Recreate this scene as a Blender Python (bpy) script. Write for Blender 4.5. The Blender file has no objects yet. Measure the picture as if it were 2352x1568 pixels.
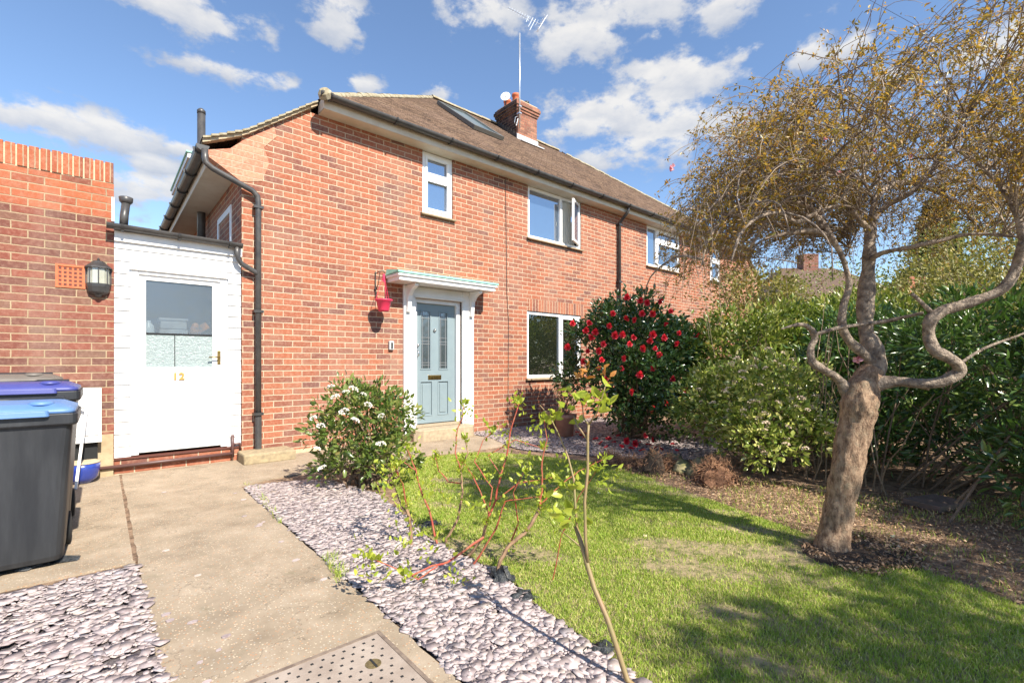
import bpy, math, random
import numpy as np
from mathutils import Vector, Matrix

sc = bpy.context.scene
C = sc.collection
R = math.radians

# ------------------------------------------------------------------ camera
CAM = Vector((-1.269, -6.381, 1.15))
FW = Vector((0.6547, 0.7559, 0)); RT = Vector((0.7559, -0.6547, 0))
cam = bpy.data.cameras.new('camera'); co = bpy.data.objects.new('camera', cam); C.objects.link(co)
co.location = CAM; co.rotation_euler = (R(90), 0, -math.atan2(FW.x, FW.y))
cam.sensor_width = 36; cam.lens = 16.7; cam.shift_y = 0.0207; cam.clip_end = 4000; cam.clip_start = 0.05
sc.camera = co
# ------------------------------------------------------------------ light
SUN_EL, SUN_AZ = 44, 180           # sun stands in front of the facade (towards -Y)
sc.view_settings.view_transform = 'Standard'; sc.view_settings.look = 'None'
sc.view_settings.gamma = 1; sc.view_settings.exposure = 1.03
sun = bpy.data.lights.new('sun', 'SUN'); sun.energy = 5.0; sun.angle = R(0.6); sun.color = (1, 0.925, 0.80)
so = bpy.data.objects.new('sun', sun); C.objects.link(so)
so.rotation_euler = (R(90 - SUN_EL), 0, R(1.5)); so.location = (0, -20, 20)
W = bpy.data.worlds.new('World'); sc.world = W; W.use_nodes = True

class NT:
    """small node-graph helper"""
    def __init__(s, tree): s.t = tree
    def n(s, kind, **kw):
        nd = s.t.nodes.new(kind)
        for k, v in kw.items(): setattr(nd, k, v)
        return nd
    def put(s, sock, v):
        if hasattr(v, 'is_linked') or isinstance(v, bpy.types.NodeSocket): s.t.links.new(v, sock)
        elif isinstance(v, (tuple, list)) and len(v) == 3 and sock.type == 'RGBA': sock.default_value = (*v, 1)
        else: sock.default_value = v
    def m(s, op, a, b=0.0, c=0.0):
        nd = s.n('ShaderNodeMath', operation=op)
        s.put(nd.inputs[0], a); s.put(nd.inputs[1], b); s.put(nd.inputs[2], c)
        return nd.outputs[0]
    def dot(s, a, b):
        nd = s.n('ShaderNodeVectorMath', operation='DOT_PRODUCT')
        s.put(nd.inputs[0], a); s.put(nd.inputs[1], b); return nd.outputs['Value']
    def vadd(s, a, b, op='ADD'):
        nd = s.n('ShaderNodeVectorMath', operation=op)
        s.put(nd.inputs[0], a); s.put(nd.inputs[1], b); return nd.outputs[0]
    def mix(s, f, a, b, mode='MIX'):
        nd = s.n('ShaderNodeMix', data_type='RGBA', blend_type=mode)
        s.put(nd.inputs[0], f); s.put(nd.inputs[6], a); s.put(nd.inputs[7], b); return nd.outputs[2]
    def noise(s, vec, scale, detail=4, rough=0.5, out='Fac'):
        nd = s.n('ShaderNodeTexNoise'); s.put(nd.inputs['Vector'], vec)
        nd.inputs['Scale'].default_value = scale; nd.inputs['Detail'].default_value = detail
        nd.inputs['Roughness'].default_value = rough
        return nd.outputs[out]
    def mr(s, v, a, b, c=0.0, d=1.0, smooth=False):
        nd = s.n('ShaderNodeMapRange'); nd.clamp = True
        if smooth: nd.interpolation_type = 'SMOOTHSTEP'
        s.put(nd.inputs[0], v)
        for i, x in enumerate((a, b, c, d)): s.put(nd.inputs[i + 1], x)
        return nd.outputs[0]
    def ramp(s, v, stops):
        nd = s.n('ShaderNodeValToRGB'); e = nd.color_ramp.elements
        e[0].position = stops[0][0]; e[0].color = (*stops[0][1], 1)
        e[1].position = stops[-1][0]; e[1].color = (*stops[-1][1], 1)
        for p, c in stops[1:-1]:
            x = e.new(p); x.color = (*c, 1)
        s.put(nd.inputs[0], v); return nd.outputs[0]
    def pos(s): return s.n('ShaderNodeNewGeometry').outputs['Position']
    def xyz(s, x, y, z):
        nd = s.n('ShaderNodeCombineXYZ'); s.put(nd.inputs[0], x); s.put(nd.inputs[1], y); s.put(nd.inputs[2], z); return nd.outputs[0]
    def sep(s, v):
        nd = s.n('ShaderNodeSeparateXYZ'); s.put(nd.inputs[0], v); return nd.outputs
    def bump(s, h, strength, dist):
        nd = s.n('ShaderNodeBump'); nd.inputs['Strength'].default_value = strength; nd.inputs['Distance'].default_value = dist
        s.put(nd.inputs['Height'], h); return nd.outputs[0]

# ------------------------------------------------------------------ sky with broken cumulus
w = NT(W.node_tree); W.node_tree.nodes.clear()
wo = w.n('ShaderNodeOutputWorld')
sky = w.n('ShaderNodeTexSky', sky_type='NISHITA'); sky.sun_disc = False
sky.sun_elevation = R(SUN_EL); sky.sun_rotation = R(SUN_AZ); sky.air_density = 1.0; sky.dust_density = 0.0; sky.ozone_density = 2.5
tc = w.n('ShaderNodeTexCoord').outputs['Generated']
def px_dir(px, py):
    return (FW + RT * ((px - 1176) / 1091) + Vector((0, 0, (832.6 - py) / 1091))).normalized()
CLOUDS = [  # where each cloud stands in the sky (direction), half width, half height (degrees), wisp
 (450,35,5.2,2.4),(770,45,2.7,2.7),(90,278,6.0,1.8),(235,305,5.6,1.9),(560,175,5.6,1.0),(835,200,2.2,0.9),(1015,215,1.5,1.3),
 (1115,38,5,2.2),(1330,95,6.4,2.4),(1470,15,11,3.0),(1650,25,3.6,1.8),(1560,190,8.5,3.0),(1500,165,3.2,1.5),(1425,272,10.5,3.2),(1330,300,6,1.8),(1480,350,10.0,2.3),
 (1712,125,1.7,1.1),(1855,130,2.2,1.6),(1960,110,2.6,1.2),(350,380,2.2,1.1),(415,345,1.7,0.9),(330,440,4.6,1.8),(440,430,3,1.0),(1500,85,1.6,.9),(2300,120,5,2.2),(2030,180,3,1),(1575,290,7,2.6),(1380,250,5,1.8)]
nz = w.noise(w.vadd(tc, (1.0, 1.0, 1.7), 'MULTIPLY'), 11.0, 10, 0.60)
nz2 = w.noise(w.vadd(w.vadd(tc, (1.0, 1.0, 2.0), 'MULTIPLY'), (3.1, 1.7, 0.4)), 22.0, 6, 0.6)
mask = None; hgt = None
for (px, py, aw, ah) in CLOUDS:
    d = px_dir(px, py); r = Vector((d.y, -d.x, 0)).normalized(); u = r.cross(d)
    a = math.tan(R(aw)); b = math.tan(R(ah))
    ga = w.dot(tc, tuple(r / a)); gb = w.dot(tc, tuple(u / b))
    q = w.m('SQRT', w.m('ADD', w.m('MULTIPLY', ga, ga), w.m('MULTIPLY', gb, gb)))
    front = w.m('GREATER_THAN', w.dot(tc, tuple(d)), 0.2)
    k = w.m('MULTIPLY', w.m('SUBTRACT', 1.0, q), 1.0)
    k = w.m('SUBTRACT', w.m('MULTIPLY', w.m('ADD', k, 3.0), front), 3.0)
    hh = w.m('MULTIPLY', w.mr(k, -0.2, 0.5), w.mr(gb, -0.9, 0.6, 0.0, 1.0))
    mask = k if mask is None else w.m('MAXIMUM', mask, k)
    hgt = hh if hgt is None else w.m('MAXIMUM', hgt, hh)
dens = w.m('ADD', mask, w.m('MULTIPLY', w.m('SUBTRACT', nz, 0.49), 4.6))
dens = w.m('ADD', dens, w.m('MULTIPLY', w.m('SUBTRACT', nz2, 0.5), 1.1))
cf = w.m('MULTIPLY', w.mr(dens, 0.0, 0.8, smooth=True), 0.93)
# thin haze near the horizon
zc = w.sep(tc)[2]
cl = w.mix(w.m('MULTIPLY', w.m('ADD', hgt, w.mr(nz2, 0.3, 0.7, -0.25, 0.25)), 1.0), (0.56, 0.62, 0.74), (1.0, 0.98, 0.95))
skyc = w.mix(1.0, sky.outputs[0], (0.105, 0.107, 0.110), 'MULTIPLY')
clc = w.mix(1.0, cl, (0.46, 0.46, 0.46), 'MULTIPLY')
fin = w.mix(cf, skyc, clc)
bg = w.n('ShaderNodeBackground'); bg.inputs['Strength'].default_value = 1.0
w.put(bg.inputs['Color'], fin); W.node_tree.links.new(bg.outputs[0], wo.inputs[0])
W.cycles.sampling_method = 'MANUAL'; W.cycles.sample_map_resolution = 512

# ------------------------------------------------------------------ helpers
H0 = 832.6
def G(px, py, z=0.0):            # a spot on level ground
    d = (CAM.z - z) * 1091 / (py - H0)
    p = CAM + FW * d + RT * ((px - 1176) / 1091 * d); return Vector((p.x, p.y, z))
def P(px, py, d):                # a spot at a given distance
    return CAM + FW * d + RT * ((px - 1176) / 1091 * d) + Vector((0, 0, (H0 - py) / 1091 * d))

WL = {}
def wl(o): return WL.get(o.name, Vector((0, 0, 0))) if o else Vector((0, 0, 0))
def tag(o, label=None, cat=None, group=None, kind=None):
    for k, v in (('label', label), ('category', cat), ('group', group), ('kind', kind)):
        if v: o[k] = v
    return o
def thing(name, loc, label, cat, group=None, kind=None):
    o = bpy.data.objects.new(name, None); C.objects.link(o); o.location = loc; o.empty_display_size = 0.1
    WL[o.name] = Vector(loc); return tag(o, label, cat, group, kind)
def link(name, me, m, parent=None, smooth=False):
    o = bpy.data.objects.new(name, me); C.objects.link(o)
    if m: me.materials.append(m)
    if parent: o.parent = parent; me.transform(Matrix.Translation(-wl(parent)))
    WL[o.name] = wl(parent)
    if smooth: me.polygons.foreach_set('use_smooth', [True] * len(me.polygons))
    return o

class MB:
    def __init__(s): s.v = []; s.f = []
    def add(s, vs, fs):
        b = len(s.v); s.v += [tuple(v) for v in vs]; s.f += [tuple(b + i for i in f) for f in fs]; return s
    def box(s, x0, x1, y0, y1, z0, z1):
        return s.add([(x0,y0,z0),(x1,y0,z0),(x1,y1,z0),(x0,y1,z0),(x0,y0,z1),(x1,y0,z1),(x1,y1,z1),(x0,y1,z1)],
                     [(0,3,2,1),(4,5,6,7),(0,1,5,4),(1,2,6,5),(2,3,7,6),(3,0,4,7)])
    def obox(s, c, hx, hy, hz, ax, ay, az=Vector((0,0,1))):
        c = Vector(c); vs = []
        for k in (-1, 1):
            for (i, j) in ((-1,-1),(1,-1),(1,1),(-1,1)): vs.append(c + ax*hx*i + ay*hy*j + az*hz*k)
        return s.add(vs, [(0,3,2,1),(4,5,6,7),(0,1,5,4),(1,2,6,5),(2,3,7,6),(3,0,4,7)])
    def loft(s, rings, cap=True):
        n = len(rings[0]); b = len(s.v)
        for r in rings: s.v += [tuple(p) for p in r]
        for i in range(len(rings) - 1):
            for j in range(n):
                a = b + i*n + j; c = b + i*n + (j+1) % n
                s.f.append((a, c, c + n, a + n))
        if cap:
            s.f.append(tuple(b + n - 1 - j for j in range(n))); q = b + (len(rings)-1)*n
            s.f.append(tuple(q + j for j in range(n)))
        return s
    def tube(s, pts, rad, n=8, wob=0.0, rng=None):
        pts = [Vector(p) for p in pts]
        if not hasattr(rad, '__len__'): rad = [rad] * len(pts)
        rings = []; up = Vector((0.13, 0.27, 0.95)); prev = None
        for i, p in enumerate(pts):
            t = (pts[min(i+1, len(pts)-1)] - pts[max(i-1, 0)])
            t = t.normalized() if t.length > 1e-9 else Vector((0,0,1))
            if prev is None:
                a = t.cross(up)
                if a.length < 0.05: a = t.cross(Vector((1,0,0)))
            else: a = prev - t * prev.dot(t)
            a.normalize(); prev = a; c = t.cross(a)
            ring = []
            for j in range(n):
                q = 2*math.pi*j/n; rr = rad[i] * (1 + (rng.uniform(-wob, wob) if rng else 0))
                ring.append(p + (a*math.cos(q) + c*math.sin(q)) * rr)
            rings.append(ring)
        return s.loft(rings)
    def lathe(s, c, prof, n=24, ax=None):
        c = Vector(c); z = Vector((0,0,1)) if ax is None else Vector(ax).normalized()
        x = z.cross(Vector((0,1,0.01))); x.normalize(); y = z.cross(x)
        return s.loft([[c + z*h + (x*math.cos(2*math.pi*j/n) + y*math.sin(2*math.pi*j/n))*max(r,1e-4) for j in range(n)] for r, h in prof])
    def prism(s, poly, z0, z1):
        return s.loft([[(x, y, z0) for x, y in poly], [(x, y, z1) for x, y in poly]])
    def prism_y(s, poly, y0, y1):
        return s.loft([[(x, y0, z) for x, z in poly], [(x, y1, z) for x, z in poly]])
    def prism_x(s, poly, x0, x1):
        return s.loft([[(x0, y, z) for y, z in poly], [(x1, y, z) for y, z in poly]])
    def build(s, name, m, parent=None, smooth=False, bevel=0.0, fix=True):
        me = bpy.data.meshes.new(name); me.from_pydata(s.v, [], s.f)
        if fix:
            import bmesh
            b = bmesh.new(); b.from_mesh(me); bmesh.ops.recalc_face_normals(b, faces=b.faces); b.to_mesh(me); b.free()
        o = link(name, me, m, parent, smooth)
        if bevel:
            md = o.modifiers.new('bevel', 'BEVEL'); md.width = bevel; md.segments = 2; md.limit_method = 'ANGLE'; md.angle_limit = R(35)
        return o
def parts(name, mbs, m, parent, **k):
    return [x.build(name, m, parent, **k) for x in mbs]
def fastmesh(name, V, F, m, parent=None, smooth=False):
    """V (N,3), F (M,k) numpy"""
    me = bpy.data.meshes.new(name); k = F.shape[1]
    me.vertices.add(len(V)); me.vertices.foreach_set('co', V.astype(np.float32).ravel())
    me.loops.add(F.size); me.loops.foreach_set('vertex_index', F.astype(np.int32).ravel())
    me.polygons.add(len(F)); me.polygons.foreach_set('loop_start', np.arange(0, F.size, k, dtype=np.int32))
    me.polygons.foreach_set('loop_total', np.full(len(F), k, dtype=np.int32))
    me.update(calc_edges=True); me.validate()
    return link(name, me, m, parent, smooth)
def dup(o, parent=None, delta=None):
    c = o.copy(); C.objects.link(c); WL[c.name] = wl(parent) if parent else wl(o)
    if parent: c.parent = parent
    for ch in list(o.children): dup(ch, c)
    return c

# ------------------------------------------------------------------ materials
def newmat(name):
    m = bpy.data.materials.new(name); m.use_nodes = True; m.node_tree.nodes.clear()
    t = NT(m.node_tree); o = t.n('ShaderNodeOutputMaterial'); b = t.n('ShaderNodeBsdfPrincipled')
    m.node_tree.links.new(b.outputs[0], o.inputs[0]); return m, t, b, o
def pm(name, c1, c2=None, scale=8, rough=0.6, bump=0.0, bscale=60, bdist=0.01, metal=0, spec=0.5, lo=0.35, hi=0.65, coat=0.0, streak=False):
    m, t, b, o = newmat(name); p = t.pos()
    if streak: p = t.vadd(p, (1, 1, 0.12), 'MULTIPLY')
    if c2: t.put(b.inputs['Base Color'], t.mix(t.mr(t.noise(p, scale, 6, 0.6), lo, hi), c1, c2))
    else: b.inputs['Base Color'].default_value = (*c1, 1)
    b.inputs['Roughness'].default_value = rough; b.inputs['Metallic'].default_value = metal
    b.inputs['Specular IOR Level'].default_value = spec; b.inputs['Coat Weight'].default_value = coat
    if bump: t.put(b.inputs['Normal'], t.bump(t.noise(p, bscale, 5, 0.6), bump, bdist))
    return m
def leafmat(name, stops, rough=0.4, trans=0.25, tcol=(0.3, 0.5, 0.05), spec=0.5):
    m, t, b, o = newmat(name)
    g = t.n('ShaderNodeNewGeometry')
    v = t.m('ADD', t.m('MULTIPLY', g.outputs['Random Per Island'], 0.75), t.m('MULTIPLY', t.noise(g.outputs['Position'], 3.5, 3), 0.35))
    c = t.ramp(v, stops)
    t.put(b.inputs['Base Color'], c); b.inputs['Roughness'].default_value = rough; b.inputs['Specular IOR Level'].default_value = spec
    tr = t.n('ShaderNodeBsdfTranslucent'); t.put(tr.inputs[0], t.mix(0.6, c, tcol))
    mx = t.n('ShaderNodeMixShader'); mx.inputs[0].default_value = trans
    t.t.links.new(b.outputs[0], mx.inputs[1]); t.t.links.new(tr.outputs[0], mx.inputs[2]); t.t.links.new(mx.outputs[0], o.inputs[0])
    return m
def brick(name, stops, mortar, bw=0.225, bh=0.075, j=0.0048, bond=0.5, bstr=0.6, soot=False, split=None, stops2=None, blotch=0.3, oz=0.0, ox=0.0):
    m, t, b, o = newmat(name)
    g = t.n('ShaderNodeNewGeometry'); p = g.outputs['Position']; nx = t.sep(g.outputs['True Normal'])[0]
    s = t.sep(p); isx = t.m('GREATER_THAN', t.m('ABSOLUTE', nx), 0.5)
    wb = t.sep(t.noise(p, 9.0, 3, 0.6, 'Color'))
    wf = t.sep(t.noise(p, 55.0, 2, 0.6, 'Color'))
    h = t.m('ADD', t.m('MULTIPLY', s[1], isx), t.m('MULTIPLY', s[0], t.m('SUBTRACT', 1.0, isx)))
    h = t.m('ADD', h, t.m('MULTIPLY_ADD', t.m('SUBTRACT', wb[0], 0.5), 0.010, ox + 10.0))
    z = t.m('ADD', s[2], t.m('MULTIPLY_ADD', t.m('SUBTRACT', wb[1], 0.5), 0.008, oz + 10.0 * bh))
    h = t.m('ADD', h, t.m('MULTIPLY', t.m('SUBTRACT', wf[0], 0.5), 0.006))
    z = t.m('ADD', z, t.m('MULTIPLY', t.m('SUBTRACT', wf[1], 0.5), 0.005))
    zr = t.m('DIVIDE', z, bh); row = t.m('FLOOR', zr)
    odd = t.m('MODULO', t.m('ABSOLUTE', row), 2.0)
    jit = t.m('MULTIPLY', t.m('SUBTRACT', t.n('ShaderNodeTexWhiteNoise', noise_dimensions='1D').outputs[0], 0.5), 0.0)
    u = t.m('ADD', t.m('DIVIDE', h, bw), t.m('MULTIPLY', odd, bond)); col = t.m('FLOOR', u)
    fu = t.m('MULTIPLY', t.m('FRACT', u), bw); fz = t.m('MULTIPLY', t.m('FRACT', zr), bh)
    d = t.m('MINIMUM', t.m('MINIMUM', fu, t.m('SUBTRACT', bw, fu)), t.m('MINIMUM', fz, t.m('SUBTRACT', bh, fz)))
    mk = t.mr(d, j - 0.0012, j + 0.0018)
    wn = t.n('ShaderNodeTexWhiteNoise', noise_dimensions='3D'); t.put(wn.inputs['Vector'], t.xyz(col, row, isx))
    rv = wn.outputs['Value']
    big = t.noise(p, 0.9, 4, 0.6)
    rv2 = t.m('ADD', t.m('MULTIPLY', rv, 0.72), t.m('MULTIPLY', t.mr(big, 0.3, 0.7), 0.30))
    bc = t.ramp(rv2, stops)
    if split is not None:
        bc = t.mix(t.m('GREATER_THAN', s[2], split), bc, t.ramp(rv2, stops2))
    bc = t.mix(t.m('MULTIPLY', t.mr(t.noise(p, 26, 5, 0.65), 0.45, 0.75), blotch), bc, (0.62, 0.42, 0.30))
    bc = t.mix(t.m('MULTIPLY', t.mr(t.noise(p, 70, 4, 0.7), 0.5, 0.8), 0.45), bc, (0.10, 0.045, 0.04))
    if soot: bc = t.mix(t.m('MULTIPLY', t.m('LESS_THAN', nx, -0.5), t.mr(t.noise(p, 4, 4), .3, .5, .55, .95)), bc, (0.012,0.012,0.016)); mortar = (0.22,0.16,0.11)
    bc = t.mix(t.m('MULTIPLY', t.mr(t.noise(t.vadd(p, (1, 1, 0.3), 'MULTIPLY'), 1.6, 6, 0.7), 0.47, 0.66), 0.5), bc, t.mix(0.6, bc, (0.30, 0.21, 0.17)))
    mc = t.mix(t.mr(t.noise(p, 3, 6, 0.75), 0.35, 0.7), mortar, tuple(x * 0.62 for x in mortar))
    t.put(b.inputs['Base Color'], t.mix(mk, mc, bc)); b.inputs['Roughness'].default_value = 0.85; b.inputs['Specular IOR Level'].default_value = 0.25
    hgt = t.m('ADD', mk, t.m('MULTIPLY', t.noise(p, 140, 4, 0.7), 0.5))
    t.put(b.inputs['Normal'], t.bump(hgt, bstr, 0.006))
    return m

RED = [(0.0, (0.11,0.055,0.048)), (0.14, (0.165,0.068,0.054)), (0.30, (0.235,0.082,0.049)), (0.52, (0.31,0.097,0.051)), (0.75, (0.33,0.117,0.063)), (1.0, (0.20,0.095,0.07))]
DRK = [(0.0, (0.075,0.038,0.032)), (0.3, (0.15,0.052,0.038)), (0.55, (0.22,0.062,0.040)), (0.8, (0.17,0.080,0.055)), (1.0, (0.12,0.078,0.058))]
ORG = [(0.0, (0.12,0.048,0.036)), (0.25, (0.29,0.080,0.040)), (0.6, (0.37,0.105,0.046)), (1.0, (0.32,0.10,0.05))]
M = {}
M['brick'] = brick('facade_brick', RED, (0.56,0.45,0.32), ox=0.0)
M['brick_garage'] = brick('garage_brick', DRK, (0.40,0.30,0.19), split=2.62, stops2=ORG, bw=0.225, blotch=0.22)
M['soldier'] = brick('soldier_brick', RED[1:5], (0.58,0.45,0.31), bw=0.075, bh=0.24, bond=0, oz=0.065, ox=0.02)
M['soldier_top'] = brick('coping_brick', ORG, (0.42,0.31,0.20), bw=0.078, bh=0.24, bond=0, oz=0.02)
M['brick_new'] = brick('corbel_brick', [(0,(0.42,0.16,0.10)),(.5,(0.50,0.20,0.125)),(1,(0.55,0.27,0.17))], (0.58,0.38,0.27), blotch=0.6)
M['brick_stack'] = brick('stack_brick', [(0,(0.10,0.05,0.04)),(0.4,(0.24,0.09,0.06)),(1,(0.33,0.15,0.09))], (0.30,0.22,0.16), soot=True)
M['upvc'] = pm('white_frame_plastic', (0.80,0.80,0.80), None, rough=0.3)
M['wpaint'] = pm('white_gloss_paint', (0.80,0.80,0.79), (0.74,0.73,0.71), 6, 0.42, 0.05, 30)
M['cream'] = pm('cream_soffit_paint', (0.66,0.60,0.50), (0.58,0.50,0.40), 4, 0.6)
M['copper'] = pm('green_copper_sheet', (0.20,0.48,0.37), (0.33,0.60,0.48), 20, 0.6)
M['black'] = pm('black_pipe_plastic', (0.028,0.028,0.030), (0.05,0.048,0.046), 12, 0.38)
M['pipe'] = pm('dark_grey_pipe', (0.045,0.044,0.046), (0.075,0.07,0.066), 9, 0.4)
M['sill'] = pm('tan_sill', (0.36,0.26,0.16), (0.26,0.19,0.12), 12, 0.8, 0.2)
M['door'] = pm('grey_blue_door_paint', (0.215,0.275,0.30), (0.195,0.25,0.275), 5, 0.38, 0.03, 40)
M['brass'] = pm('aged_brass', (0.42,0.28,0.09), (0.22,0.15,0.06), 40, 0.35, metal=1)
M['chrome'] = pm('chrome', (0.7,0.7,0.7), None, rough=0.15, metal=1)
M['terra'] = pm('terracotta', (0.38,0.17,0.115), (0.47,0.24,0.17), 9, 0.75, 0.1)
M['terra_o'] = pm('orange_clay', (0.56,0.15,0.06), (0.46,0.11,0.045), 14, 0.75)
M['lead'] = pm('lead_flashing', (0.55,0.56,0.58), (0.42,0.43,0.45), 14, 0.5)
M['alu'] = pm('dull_aluminium', (0.62,0.64,0.66), (0.5,0.52,0.55), 12, 0.35, metal=0.7)
M['whitebits'] = pm('white_metal', (0.75,0.76,0.78), None, rough=0.4)
M['dark'] = pm('dark_interior', (0.012,0.013,0.014), None, rough=0.9)
M['tile'] = None
def glassmat(name, refl, base, trans=0.0, rough=0.01, wob=0.0):
    m, t, b, o = newmat(name)
    t.t.nodes.remove(b)
    gl = t.n('ShaderNodeBsdfGlossy'); gl.inputs['Roughness'].default_value = rough; gl.inputs['Color'].default_value = (0.92, 0.95, 1, 1)
    df = t.n('ShaderNodeBsdfDiffuse'); df.inputs['Color'].default_value = (*base, 1)
    under = df.outputs[0]
    if trans:
        tp = t.n('ShaderNodeBsdfTransparent'); tp.inputs[0].default_value = (0.9, 0.93, 0.93, 1)
        x = t.n('ShaderNodeMixShader'); x.inputs[0].default_value = trans
        t.t.links.new(df.outputs[0], x.inputs[1]); t.t.links.new(tp.outputs[0], x.inputs[2]); under = x.outputs[0]
    mx = t.n('ShaderNodeMixShader'); mx.inputs[0].default_value = refl
    nb = t.bump(t.noise(t.pos(), 3.0, 2), 0.12 + wob, 0.01 + wob * 0.02)
    t.put(gl.inputs['Normal'], nb)
    t.t.links.new(under, mx.inputs[1]); t.t.links.new(gl.outputs[0], mx.inputs[2]); t.t.links.new(mx.outputs[0], o.inputs[0])
    return m
M['glass_up'] = glassmat('upper_window_glass', 0.42, (0.045, 0.075, 0.12))
M['glass_lo'] = glassmat('ground_window_glass', 0.16, (0.014, 0.018, 0.012), trans=0.35)
M['glass_door'] = glassmat('obscured_glass', 0.22, (0.05, 0.065, 0.07), rough=0.22, wob=0.6)
M['glass_side'] = glassmat('side_door_glass', 0.11, (0.10, 0.12, 0.15), trans=0.72, rough=0.25, wob=0.3)
M['glass_sky'] = glassmat('skylight_glass', 0.5, (0.07, 0.10, 0.10), rough=0.08)
M['frost'] = pm('frosted_pale_board', (0.30,0.36,0.36), (0.23,0.28,0.28), 30, 0.25, 0.6, 55, 0.02)
TILE = [(0.0,(0.055,0.036,0.028)),(0.3,(0.10,0.064,0.045)),(0.6,(0.145,0.092,0.062)),(0.85,(0.175,0.115,0.078)),(1.0,(0.24,0.18,0.12))]
M['tile'] = brick('clay_roof_tile', TILE, (0.05,0.035,0.025), bw=0.165, bh=0.0612, j=0.0022, bstr=0.35, blotch=0.25)
M['tile_edge'] = pm('mossy_tile_edge', (0.23,0.19,0.11), (0.38,0.34,0.25), 16, 0.9, 0.4, 60)
M['alu_d'] = pm('dull_lead_came', (0.20,0.21,0.22), None, rough=.5)
M['mortar'] = pm('bedding_mortar', (0.52,0.42,0.28), (0.42,0.33,0.22), 20, 0.9, 0.3)

T = 0.774
HX0, HX1, EZ, EY = 0.87, 13.73, 4.55, -0.25       # main eave line
CR = 0.1 * math.cos(math.atan(T))                  # run of one tile course

house = thing('semi_detached_house', (7.3, 0, 0), 'pair of red brick semi-detached houses under one brown tiled hipped roof with central chimney', 'house')

def wall_y(mb, x0, x1, z0, z1, holes, y, dep, top=None):
    """front wall sheet with real openings and reveals"""
    xs = sorted({x0, x1} | {h[0] for h in holes} | {h[1] for h in holes}); zs = sorted({z0, z1} | {h[2] for h in holes} | {h[3] for h in holes})
    for i in range(len(xs)-1):
        for k in range(len(zs)-1):
            cx = (xs[i]+xs[i+1])/2; cz = (zs[k]+zs[k+1])/2
            if any(h[0] < cx < h[1] and h[2] < cz < h[3] for h in holes): continue
            mb.add([(xs[i],y,zs[k]),(xs[i+1],y,zs[k]),(xs[i+1],y,zs[k+1]),(xs[i],y,zs[k+1])], [(0,1,2,3)])
    for a, b_, c, d in holes:
        mb.add([(a,y,c),(a,y+dep,c),(a,y+dep,d),(a,y,d)], [(0,1,2,3)]); mb.add([(b_,y,c),(b_,y+dep,c),(b_,y+dep,d),(b_,y,d)], [(3,2,1,0)])
        mb.add([(a,y,d),(a,y+dep,d),(b_,y+dep,d),(b_,y,d)], [(0,1,2,3)]); mb.add([(a,y,c),(a,y+dep,c),(b_,y+dep,c),(b_,y,c)], [(3,2,1,0)])

WIN = [(2.448,3.002,3.44,4.40),(4.643,6.118,3.44,4.40),(8.459,9.95,3.44,4.40),(11.56,12.15,3.44,4.40),(4.62,6.12,0.865,2.10)]
DOOR = (2.31, 3.17, 0.0, 2.13)
mb = MB()
wall_y(mb, 0.8, 13.8, -0.1, 4.40, WIN + [DOOR], 0.0, 0.11)
mb.add([(0,0,-0.1),(0.8,0,-0.1),(0.8,0,4.46),(0,0,3.86)], [(0,1,2,3)])
mb.add([(13.8,0,-0.1),(14.6,0,-0.1),(14.6,0,3.86),(13.8,0,4.46)], [(0,1,2,3)])
mb.add([(0,0,-0.1),(0,0,3.9),(0,7.6,3.9),(0,7.6,-0.1)], [(0,1,2,3)])
mb.add([(14.6,0,-0.1),(14.6,0,3.9),(14.6,7.6,3.9),(14.6,7.6,-0.1)], [(3,2,1,0)])
mb.add([(0,7.6,-0.1),(0,7.6,3.9),(14.6,7.6,3.9),(14.6,7.6,-0.1)], [(0,1,2,3)])
mb.build('wall', M['brick'], house, fix=False)
MB().box(4.66,6.20,-0.003,0.05,2.10,2.325).build('soldier_course', M['soldier'], house)
# corbelled kneelers under the verges
for sx, x0 in ((1, 0.0), (-1, 14.6)):
    MB().prism_y([(x0 - sx*0.001,3.30),(x0 - sx*0.10,3.36),(x0 - sx*0.21,3.43),(x0 - sx*0.33,3.50),(x0 - sx*0.345,3.58),(x0 - sx*0.12,3.66),(x0+sx*0.02,3.80),(x0 + sx*0.36,4.08),(x0+sx*0.38,3.95),(x0 + sx*0.24,3.78),(x0+sx*0.30,3.60),(x0+sx*0.22,3.36)], -0.006, 0.22).build('kneeler', M['brick_new'], house)
# rooms behind the glass
mb = MB()
for a, b_, c, d in WIN:
    mb.add([(a-.3,.13,c-.3),(b_+.3,.13,c-.3),(b_+.3,.13,c),(a-.3,.13,c)], [(0,1,2,3)])
    mb.add([(a-.6,2.4,c-.6),(b_+.6,2.4,c-.6),(b_+.6,2.4,d+.2),(a-.6,2.4,d+.2)], [(0,1,2,3)])
    mb.add([(a-.6,.14,c-.6),(a-.6,2.4,c-.6),(a-.6,2.4,d+.2),(a-.6,.14,d+.2)], [(0,1,2,3)])
    mb.add([(b_+.6,.14,c-.6),(b_+.6,2.4,c-.6),(b_+.6,2.4,d+.2),(b_+.6,.14,d+.2)], [(0,1,2,3)])
mb.build('room_lining', pm('room_wall', (0.30,0.29,0.22), None, rough=0.9), house)

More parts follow.
